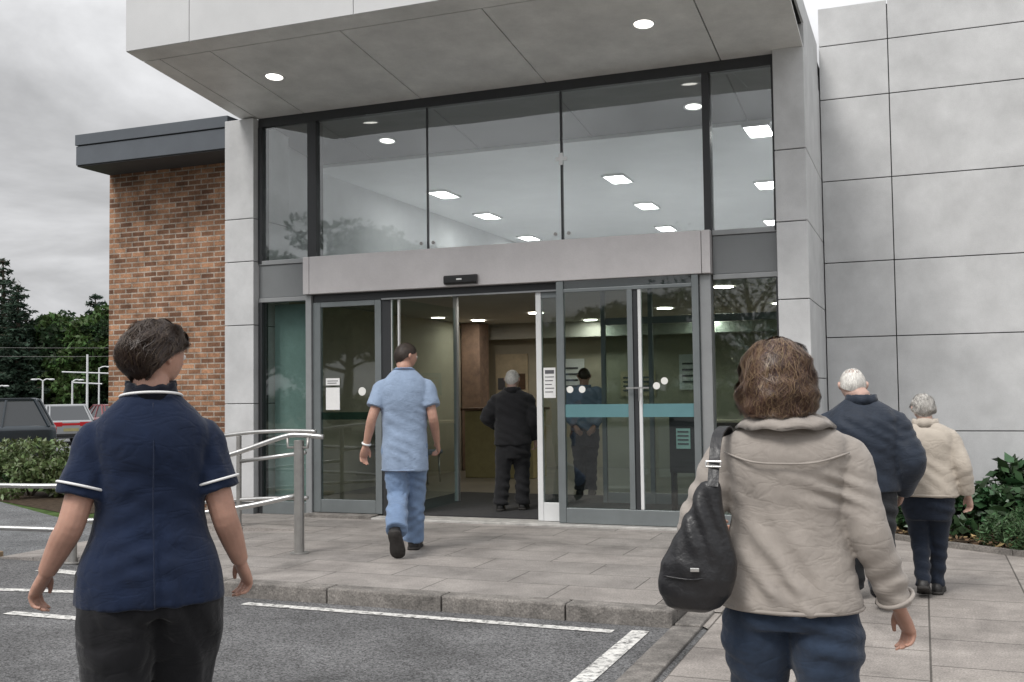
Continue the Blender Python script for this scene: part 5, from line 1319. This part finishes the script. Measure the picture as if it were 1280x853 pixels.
# trees
def conifer(h, r, seed, n=9000, m='leaf_conifer', size=0.26):
    rng = np.random.default_rng(seed)
    e = empty('pine_tree')
    mb = MB(); mb.tube([(0, 0, -0.3), (0.03 * r, 0, h * 0.5), (0, 0, h * 0.98)], [0.028 * h, 0.018 * h, 0.003 * h], 8, 0, 4)
    blobs = []; z = h * 0.10
    while z < h * 0.985:
        t = z / h; rr = r * (1 - t) ** 0.8 * rng.uniform(0.75, 1.15) + 0.02 * h
        nb = max(3, int(4 + rr * 2.2)); a0 = rng.uniform(0, 6.28)
        for i in range(nb):
            a = a0 + 6.28 * i / nb + rng.normal(0, 0.15); L = rr * rng.uniform(0.65, 1.15)
            mb.tube([(0, 0, z), (L * 0.5 * math.cos(a), L * 0.5 * math.sin(a), z - 0.06 * L), (L * math.cos(a), L * math.sin(a), z + 0.02 * L)], [0.006 * h, 0.004 * h, 0.001 * h], 4, 0, 1)
            for f in (0.35, 0.65, 0.95):
                w = 0.20 * rr * (1.3 - 0.4 * f) + 0.012 * h
                blobs.append((L * f * math.cos(a), L * f * math.sin(a), z - 0.05 * L * f + rng.normal(0, 0.01 * h), w, w, w * 0.38))
        z += h * 0.052 * rng.uniform(0.8, 1.2)
    mb.build('trunk', M['trunk'], e, True, True)
    leaf_cloud('crown', M[m], blobs, n, size, rng, e, 0.45, 0.25, 0.28, 0.3)
    return e

def broadleaf(h, r, seed, n=9000, m='leaf_green', size=0.22, dens=1.0, base=0.22, sparse=False):
    rng = np.random.default_rng(seed)
    e = empty('broadleaf_tree'); mb = MB(); blobs = []
    mb.tube([(0, 0, -0.3), (0.02 * h, 0, h * 0.3), (0, 0.02 * h, h * 0.62)], [0.030 * h, 0.022 * h, 0.010 * h], 8, 0, 4)
    for i in range(26):
        z = h * rng.uniform(base, 0.6); a = rng.uniform(0, 6.28); L = r * rng.uniform(0.45, 1.0); up = h * rng.uniform(0.05, 0.36)
        tip = Vector((L * math.cos(a), L * math.sin(a), min(h * 0.97, z + up)))
        mid = Vector((tip.x * 0.45, tip.y * 0.45, z + up * 0.35))
        mb.tube([(0, 0, z), mid, tip], [0.010 * h, 0.006 * h, 0.0015 * h], 5, 0, 3)
        for q in range(5):
            t2 = tip.lerp(mid, 0.5 * rng.uniform(0, 1)) + Vector(rng.normal(0, 0.10 * h, 3)) * 0.9
            mb.tube([mid.lerp(tip, rng.uniform(0.2, 0.9)), t2], [0.003 * h, 0.001 * h], 4)
            w = r * rng.uniform(0.14, 0.30)
            blobs.append((t2.x, t2.y, max(t2.z, h * base * 0.8), w, w, w * 0.75))
        if not sparse: blobs.append((tip.x, tip.y, tip.z, r * 0.26, r * 0.26, r * 0.2))
    for i in range(6): blobs.append((rng.normal(0, r * 0.25), rng.normal(0, r * 0.25), h * rng.uniform(0.75, 0.95), r * 0.28, r * 0.28, r * 0.22))
    mb.build('trunk', M['trunk'], e, True, True)
    leaf_cloud('crown', M[m], blobs, n, size, rng, e, 0.1, 0.1, 0.5, 0.35)
    return e

def dup(src, loc, rz=0, s=1.0, label=None):
    r = src.copy(); COL.objects.link(r); r.location = loc; r.rotation_euler = (0, 0, rz); r.scale = (s, s, s)
    if label: r['label'] = label
    for ch in list(src.children):
        c = ch.copy(); COL.objects.link(c); c.parent = r
    return r
G1 = 'trees beyond the car park'
tc1 = conifer(11.4, 3.2, 1, 15000, size=0.20); tc1.location = (-57.2, 52.6, -0.4); tag(tc1, 'tallest dark pine at the left picture edge beyond the car park', 'tree', G1)
tc2 = conifer(9.4, 2.6, 2, 12000, size=0.20); tc2.location = (-54.6, 51.4, -0.4); tag(tc2, 'second pointed pine just right of the tallest one', 'tree', G1)
tb1 = broadleaf(7.2, 3.0, 3, 12000, 'leaf_green', 0.20); tb1.location = (-53.0, 55.5, -0.4); tag(tb1, 'lighter green leafy tree between the pines and the brick wall', 'tree', G1)
tb2 = broadleaf(7.6, 2.8, 4, 12000, 'leaf_dark', 0.20); tb2.location = (-51.0, 56.5, -0.4); tag(tb2, 'dark leafy tree closest to the brick wall corner', 'tree', G1)
dup(tc2, (-50.2, 58.5, -0.4), 1.3, 0.82, 'small pine top showing just left of the brick wall')
dup(tb2, (-56.0, 57.5, -0.4), 2.0, 0.92, 'dark leafy tree standing behind the two front pines')
dup(tc1, (-60.5, 50.0, -0.4), 0.7, 0.9, 'pine at the very left beyond the dark parked car')
dup(tb2, (-54.9, 54.4, -0.4), 0.9, 1.0, 'dark round tree between the second pine and the lighter leafy tree')
dup(tb1, (-52.2, 54.4, -0.4), 4.0, 0.92, 'light leafy tree in front of the dark one by the brick wall')
dup(tb2, (-49.9, 56.9, -0.4), 5.0, 1.04, 'dark leafy tree whose crown touches the brick wall edge')
dup(tc2, (-53.6, 57.2, -0.4), 2.1, 0.98, 'pine rising behind the lighter leafy tree')
dup(tb1, (-48.5, 61.0, -0.4), 2.6, 1.0, 'leafy tree mostly hidden behind the brick wing')
# low understorey hedge below the trees
rng = np.random.default_rng(77); bl = []
for i in range(60):
    t = i / 59; bl.append((-62 + 15 * t + rng.normal(0, 0.3), 47 + 11.5 * t + rng.normal(0, 0.4), 0.6 + rng.uniform(0, 1.5), 0.8, 0.8, 0.8))
o = leaf_cloud('undergrowth', M['leaf_dark'], bl, 14000, 0.17, rng); tag(o, 'dark continuous undergrowth along the foot of the trees', 'undergrowth', None, 'stuff')

# trees across the road behind the viewpoint, seen mirrored in the glass
G2 = 'trees across the road mirrored in the glass'
rb1 = broadleaf(9.6, 4.2, 21, 20000, 'leaf_dark', 0.19); rb1.location = (-25.5, -24, 0); tag(rb1, 'dark leafy tree mirrored in the upper left window', 'tree', G2)
rb2 = broadleaf(7.6, 3.0, 22, 1500, 'leaf_dark', 0.12, sparse=True); rb2.location = (-6.3, -22, 0); tag(rb2, 'nearly bare tree mirrored in the narrow right side window', 'tree', G2)
for i, (x, y, s, rz, src, lb) in enumerate([(-21, -26, 0.62, 1, rb1, 'rounded tree mirrored low in the middle upper window'), (-17.2, -25, 0.55, 2, rb1, 'small rounded tree mirrored over the doorway'),
        (-13.2, -26, 0.55, 3, rb1, 'tree mirrored in the left half of the right door'), (-10.2, -25, 0.6, 4, rb1, 'tree mirrored in the right half of the right door'), (-29.5, -22, 0.85, 5, rb1, 'tree mirrored in the far left glass'),
        (-3.4, -27, 0.6, 0.5, rb1, 'tree mirrored behind the nearly bare one'), (-15.0, -21, 0.6, 2.2, rb2, 'thin bare tree mirrored between two rounded ones'), (-34.5, -26, 0.9, 1.7, rb1, 'tree mirrored at the edge of the left side window'),
        (0.8, -25, 0.7, 2.7, rb1, 'tree across the road to the right of the bare one')]):
    dup(src, (x, y, 0), rz, s, lb)
rng = np.random.default_rng(78)
bl = [(-40 + 46 * i / 69 + rng.normal(0, 0.2), -20.5 + rng.normal(0, 0.3), 0.5 + rng.uniform(0, 0.9), 0.7, 0.6, 0.6) for i in range(70)]
o = leaf_cloud('far_hedge', M['leaf_dark'], bl, 12000, 0.16, rng); tag(o, 'long dark hedge across the road mirrored in the doors', 'hedge', None, 'stuff')

# ------------------------------------------------------------------ cars
def rrect(x, hw, z0, z1, n=6, r=0.16):
    r = min(r, hw * 0.6, (z1 - z0) * 0.45); pts = []
    for cx, cz, a0 in ((hw - r, z1 - r, 0), (-hw + r, z1 - r, 90), (-hw + r * 0.6, z0 + r * 0.6, 180), (hw - r * 0.6, z0 + r * 0.6, 270)):
        rr = r if a0 < 180 else r * 0.6
        for i in range(n + 1):
            a = R_(a0 + 90 * i / n); pts.append((x, cx + rr * math.cos(a), cz + rr * math.sin(a)))
    return pts

def car(label, paintm, loc, rz, L=4.4, Wd=1.78, Hh=1.46, clear=0.2, belt=0.92, kind='hatch', group='cars in the car park'):
    e = empty('parked_car', loc, rz); tag(e, label, 'car', group)
    hw = Wd / 2; f = L / 2; wr = 0.33 if kind != 'suv' else 0.37
    mb = MB(); bt = belt
    if kind == 'suv':
        st = [(-f, .45, bt - .08, .86), (-f + .06, .34, bt, .95), (-f + .5, clear + .06, bt + .02, 1), (-.3, clear, bt + .02, 1), (f * .38, clear, bt, 1), (f * .5, clear, bt - .01, .99), (f - .35, clear + .05, bt - .10, .96), (f - .06, .36, bt - .18, .90), (f, .48, bt - .28, .82)]
    else:
        st = [(-f, .45, bt - .10, .84), (-f + .06, .30, bt - .02, .93), (-f + .5, clear + .04, bt + .02, .99), (-.2, clear, bt, 1), (f * .38, clear, bt - .04, 1), (f * .6, clear, bt - .12, .98), (f - .3, clear + .04, bt - .22, .93), (f - .05, .34, bt - .34, .84), (f, .45, bt - .42, .75)]
    P = catmull([(a, b, c, d) for a, b, c, d in st], 4)
    mb.rings([rrect(p[0], hw * p[3], p[1], p[2]) for p in P])
    mb.build('body', M[paintm], e, True, True)
    if kind == 'suv': xb0, xf0, xb1, xf1 = -f + .06, f * .40, -f + .38, f * .06
    else: xb0, xf0, xb1, xf1 = -f + .12, f * .46, -f + .72, f * .02
    zt = Hh - 0.05; wt = hw * 0.76; wb = hw * 0.93
    mb = MB()
    def lvl(t):
        z = bt - .03 + (zt - bt + .03) * t; w = wb + (wt - wb) * t; a = xb0 + (xb1 - xb0) * t; b = xf0 + (xf1 - xf0) * t
        return [(a, -w * .88, z), (a + .12, -w, z), (b - .25, -w, z), (b, -w * .8, z), (b, w * .8, z), (b - .25, w, z), (a + .12, w, z), (a, w * .88, z)]
    mb.rings([lvl(0), lvl(.5), lvl(1)]); mb.build('windows', M['carglass'], e, True)
    mb = MB()
    def rl(gx, z): return [(p[0] + (gx if p[0] > (xb1 + xf1) / 2 else -gx), p[1] * 1.03, z) for p in lvl(1)]
    mb.rings([rl(.03, zt - .03), rl(.01, zt + .02), rl(-.1, zt + .05)]); mb.build('roof', M[paintm], e, True, bevel=0.01)
    mb = MB()
    l0, l1 = lvl(0), lvl(1)
    for i in (0, 1, 2, 3, 4, 5, 6, 7):
        mb = MB(); mb.tube([Vector(l0[i]) * 1.0, Vector(l1[i]) + Vector((0, 0, .02))], .045 if i in (1, 6) else .032, 6); mb.build('pillar', M[paintm], e, True)
    for t in (.38, .68):
        for s in (-1, 1):
            a = Vector(l0[6 if s > 0 else 1]).lerp(Vector(l0[5 if s > 0 else 2]), t); b = Vector(l1[6 if s > 0 else 1]).lerp(Vector(l1[5 if s > 0 else 2]), t); mb = MB(); mb.tube([a, b], .035, 6); mb.build('pillar', M[paintm], e, True)
    for x in (-f + .82, f - .86):
        for s in (-1, 1):
            mb = MB(); mb.lathe([(wr + .06, -.03), (wr + .06, .012), (wr + .02, .015)], (x, s * (hw - .01), wr), 28, 0, 'y'); mb.build('wheel_arch', M['rubber'], e, True)
            mb = MB(); mb.lathe([(wr * .7, -.11), (wr * .96, -.10), (wr, -.06), (wr, .06), (wr * .96, .10), (wr * .66, .11)], (x, s * (hw - .075), wr), 28, 0, 'y'); w = mb.build('wheel', M['rubber'], e, True, True)
            mb = MB(); c = (x, s * (hw + .03), wr)
            mb.lathe([(wr * .66, -.01), (wr * .64, .012), (wr * .56, .006)], c, 24, 0, 'y')
            for q in range(5):
                a = q * 1.2566; mb.tube([c, (c[0] + wr * .6 * math.cos(a), c[1], c[2] + wr * .6 * math.sin(a))], .03, 6)
            mb.lathe([(.05, -.01), (.05, .02)], c, 12, 0, 'y'); mb.build('rim', M['alloy'], w, True)
    zl = bt - .14
    for s in (-1, 1):
        mb = MB(); mb.box(-f - .005, -f + .16, s * hw * .62 - .25, s * hw * .62 + .25, zl - .09, zl + .08); mb.build('tail_light', M['tail'], e, True, bevel=.02)
        mb = MB(); mb.box(f - .22, f - .06, s * hw * .62 - .14, s * hw * .62 + .14, bt - .40, bt - .28); mb.build('headlight', M['headlens'], e, True, bevel=.02)
        mb = MB(); mb.sphere((f * .36, s * (hw + .10), bt + .06), .09, 8, 0, (.6, 1, .75)); mb.build('mirror', M[paintm], e, True, True)
        mb = MB()
        for x in (-.55, .35): mb.box(x, x + .16, s * (hw - .005) - .012, s * (hw - .005) + .012, bt - .13, bt - .10)
        mb.build('door_handle', M['alloy'], e, True, bevel=.005)
    if paintm == 'car_silver': mb = MB(); mb.box(-f - .004, -f + .08, -hw * .40, hw * .40, zl - .05, zl + .04); mb.build('light_strip', M['tail'], e, True, bevel=.01)
    mb = MB(); mb.box(-f - .012, -f + .02, -.26, .26, .52, .63); mb.build('number_plate', M['yellow'], e, True)
    mb = MB(); mb.box(-f - .02, -f + .12, -hw * .8, hw * .8, .32, .44); mb.build('rear_bumper', M['rubber'], e, True, bevel=.03)
    return e
gzc = -0.36
car('dark blue green off roader parked nearest, at the left picture edge', 'car_green', (-22.35, 19.05, gzc), math.atan2(-0.72, -0.69) + 0.10, 4.6, 1.82, 1.76, .26, 1.08, 'suv')
car('silver hatchback with red tail lights behind the dark off roader', 'car_silver', (-30.7, 30.9, gzc), math.atan2(0.72, -0.69) + 0.22, 4.2, 1.76, 1.50)
car('slate blue hatchback parked beside the silver one, by the brick wall', 'car_blue', (-36.2, 40.2, gzc), math.atan2(0.72, -0.69) + 1.3, 4.3, 1.76, 1.48)
car('pale grey car in the back row, its roof above the silver hatchback', 'car_white', (-38.6, 37.2, gzc), math.atan2(0.72, 0.69) + 0.1, 4.3, 1.76, 1.50)
car('maroon hatchback parked between the silver one and the brick wall', 'car_red', (-33.2, 36.2, gzc), math.atan2(0.72, -0.69) + 0.3, 4.2, 1.76, 1.44)
car('dark saloon in the back row behind the pale grey car', 'car_blue', (-46.0, 44.5, gzc), math.atan2(0.72, 0.69), 4.5, 1.78, 1.46)
car('grey car far back in the row behind the off roader', 'car_blue', (-42.6, 36.0, gzc), math.atan2(0.72, 0.69), 4.4, 1.76, 1.48)

# lamp posts and poles in the car park
def lamp_post(x, y, h, label, arm=0.5, both=False):
    e = empty('lamp_post', (x, y, gzc)); tag(e, label, 'lamp post', 'lamp posts in the car park')
    mb = MB(); mb.lathe([(.09, 0), (.09, .6), (.055, .62), (.045, h)], (0, 0, 0), 10); mb.build('pole', M['white_trim'], e, True)
    for s in ((-1, 1) if both else (1,)):
        mb = MB(); d = Vector((0.69, 0.72, 0)) * s
        mb.tube([(0, 0, h - .05), d * arm * .5 + Vector((0, 0, h + .06)), d * arm + Vector((0, 0, h + .05))], .035, 8, 0, 3)
        q = d * (arm + .12); mb.sphere((q.x, q.y, h + .04), .17, 8, 0, (1.0, 1.0, .32)); mb.build('lamp_head', M['white_trim'], e, True, True)
    return e
lamp_post(-48.3, 51.9, 3.6, 'slim white lamp post just left of the brick wall', .5)
lamp_post(-46.9, 46.0, 2.75, 'short white lamp post left of the cross armed pole', .35, True)
lamp_post(-45.6, 46.9, 2.7, 'short white lamp post just beside the cross armed pole', .35)
lamp_post(-49.0, 44.8, 2.4, 'shortest white lamp post above the dark off roader', .3)
e = empty('utility_pole', (-44.6, 47.0, gzc)); tag(e, 'white pole with two cross arms above the parked cars', 'pole')
mb = MB(); mb.lathe([(.07, 0), (.055, 4.2)], (0, 0, 0), 10); mb.build('pole', M['white_trim'], e, True)
for z, w in ((3.15, 1.35), (2.55, 0.8)):
    mb = MB(); d = Vector((0.69, 0.72, 0)); mb.tube([d * -w + Vector((0, 0, z + .05)), Vector((0, 0, z)), d * w + Vector((0, 0, z - .05))], .045, 6); mb.build('cross_arm', M['white_trim'], e, True)
for k in range(2):
    mb = MB(); pts = []
    for i in range(13):
        t = i / 12; pts.append((-60 + 26 * t, 33.5 + 25 * t, 4.2 + 0.5 * k - 1.3 * 4 * t * (1 - t) * 0.35))
    mb.tube(pts, .009, 5)
    tag(mb.build('overhead_wire', M['steel_dull']), ['lower overhead wire strung across the car park', 'upper overhead wire strung across the car park'][k], 'wire')

# ------------------------------------------------------------------ light, sky, camera
SUN_EL, SUN_AZ = 52, 200        # azimuth clockwise from +y: behind the viewpoint
w = bpy.data.worlds.new('World'); sc.world = w; w.use_nodes = True
nt = w.node_tree; N = nt.nodes; L = nt.links
bg = N['Background']
sky = N.new('ShaderNodeTexSky'); sky.sky_type = 'NISHITA'; sky.sun_disc = False; sky.sun_elevation = R_(SUN_EL); sky.sun_rotation = R_(SUN_AZ); sky.dust_density = 4.0; sky.air_density = 1.0
hs = N.new('ShaderNodeHueSaturation'); hs.inputs['Saturation'].default_value = 0.06; L.new(sky.outputs[0], hs.inputs['Color'])
tc = N.new('ShaderNodeTexCoord'); sx = N.new('ShaderNodeSeparateXYZ'); L.new(tc.outputs['Generated'], sx.inputs[0])
zc = N.new('ShaderNodeMath'); zc.operation = 'MAXIMUM'; zc.inputs[1].default_value = 0.0; L.new(sx.outputs['Z'], zc.inputs[0])
ad = N.new('ShaderNodeMath'); ad.inputs[1].default_value = 0.22; L.new(zc.outputs[0], ad.inputs[0])
dv = N.new('ShaderNodeVectorMath'); dv.operation = 'DIVIDE'; cb = N.new('ShaderNodeCombineXYZ')
for i in range(3): L.new(ad.outputs[0], cb.inputs[i])
L.new(tc.outputs['Generated'], dv.inputs[0]); L.new(cb.outputs[0], dv.inputs[1])
nz = N.new('ShaderNodeTexNoise'); nz.inputs['Scale'].default_value = 1.15; nz.inputs['Detail'].default_value = 7; nz.inputs['Roughness'].default_value = 0.55; nz.inputs['Distortion'].default_value = 0.4
L.new(dv.outputs[0], nz.inputs['Vector'])
mr = N.new('ShaderNodeMapRange'); mr.inputs['From Min'].default_value = 0.34; mr.inputs['From Max'].default_value = 0.62; mr.inputs['To Min'].default_value = 0.54; mr.inputs['To Max'].default_value = 1.13
L.new(nz.outputs[0], mr.inputs['Value'])
# an overcast sky is brightest overhead
ze = N.new('ShaderNodeMath'); ze.operation = 'MULTIPLY_ADD'; ze.inputs[1].default_value = 0.85; ze.inputs[2].default_value = 0.66; L.new(zc.outputs[0], ze.inputs[0])
zm = N.new('ShaderNodeMath'); zm.operation = 'MULTIPLY'; L.new(ze.outputs[0], zm.inputs[0]); L.new(mr.outputs[0], zm.inputs[1])
# flat overcast veil mixed over the clear sky
vl = N.new('ShaderNodeMix'); vl.data_type = 'RGBA'; vl.inputs['Factor'].default_value = 0.8; vl.inputs['B'].default_value = (7.0, 7.05, 7.2, 1); L.new(hs.outputs[0], vl.inputs['A'])
ml = N.new('ShaderNodeVectorMath'); ml.operation = 'SCALE'; L.new(vl.outputs['Result'], ml.inputs[0]); L.new(zm.outputs[0], ml.inputs['Scale'])
L.new(ml.outputs[0], bg.inputs['Color']); bg.inputs['Strength'].default_value = 0.10

sun = bpy.data.lights.new('sun', 'SUN'); sun.energy = 1.4; sun.angle = R_(18); sun.color = (1.0, 0.965, 0.92)
so = link(bpy.data.objects.new('sun', sun))
az = R_(SUN_AZ); d = Vector((math.sin(az) * math.cos(R_(SUN_EL)), math.cos(az) * math.cos(R_(SUN_EL)), math.sin(R_(SUN_EL))))
so.rotation_euler = d.to_track_quat('Z', 'Y').to_euler(); so.location = d * 40

cam = bpy.data.cameras.new('camera'); co = link(bpy.data.objects.new('camera', cam))
cam.sensor_width = 36; cam.lens = 36 * 1306.36 / 1280; cam.clip_end = 3000; cam.clip_start = 0.05
rt = Vector((0.93097142, 0.36486737, -0.01280719)); up = Vector((0.02945463, -0.04009703, 0.99876156)); bk = Vector((0.36390197, -0.9301957, -0.04807622))
co.matrix_world = Matrix(((rt.x, up.x, bk.x, 0), (rt.y, up.y, bk.y, 0), (rt.z, up.z, bk.z, 1.41), (0, 0, 0, 1)))
sc.camera = co
sc.view_settings.view_transform = 'Standard'; sc.view_settings.look = 'None'; sc.view_settings.exposure = 0.62; sc.view_settings.gamma = 1.0
sc.render.engine = 'CYCLES'; sc.cycles.use_denoising = True
sc.cycles.max_bounces = 10; sc.cycles.transparent_max_bounces = 16; sc.cycles.diffuse_bounces = 4; sc.cycles.glossy_bounces = 4
sc.cycles.sample_clamp_indirect = 6.0; sc.cycles.caustics_reflective = False; sc.cycles.caustics_refractive = False
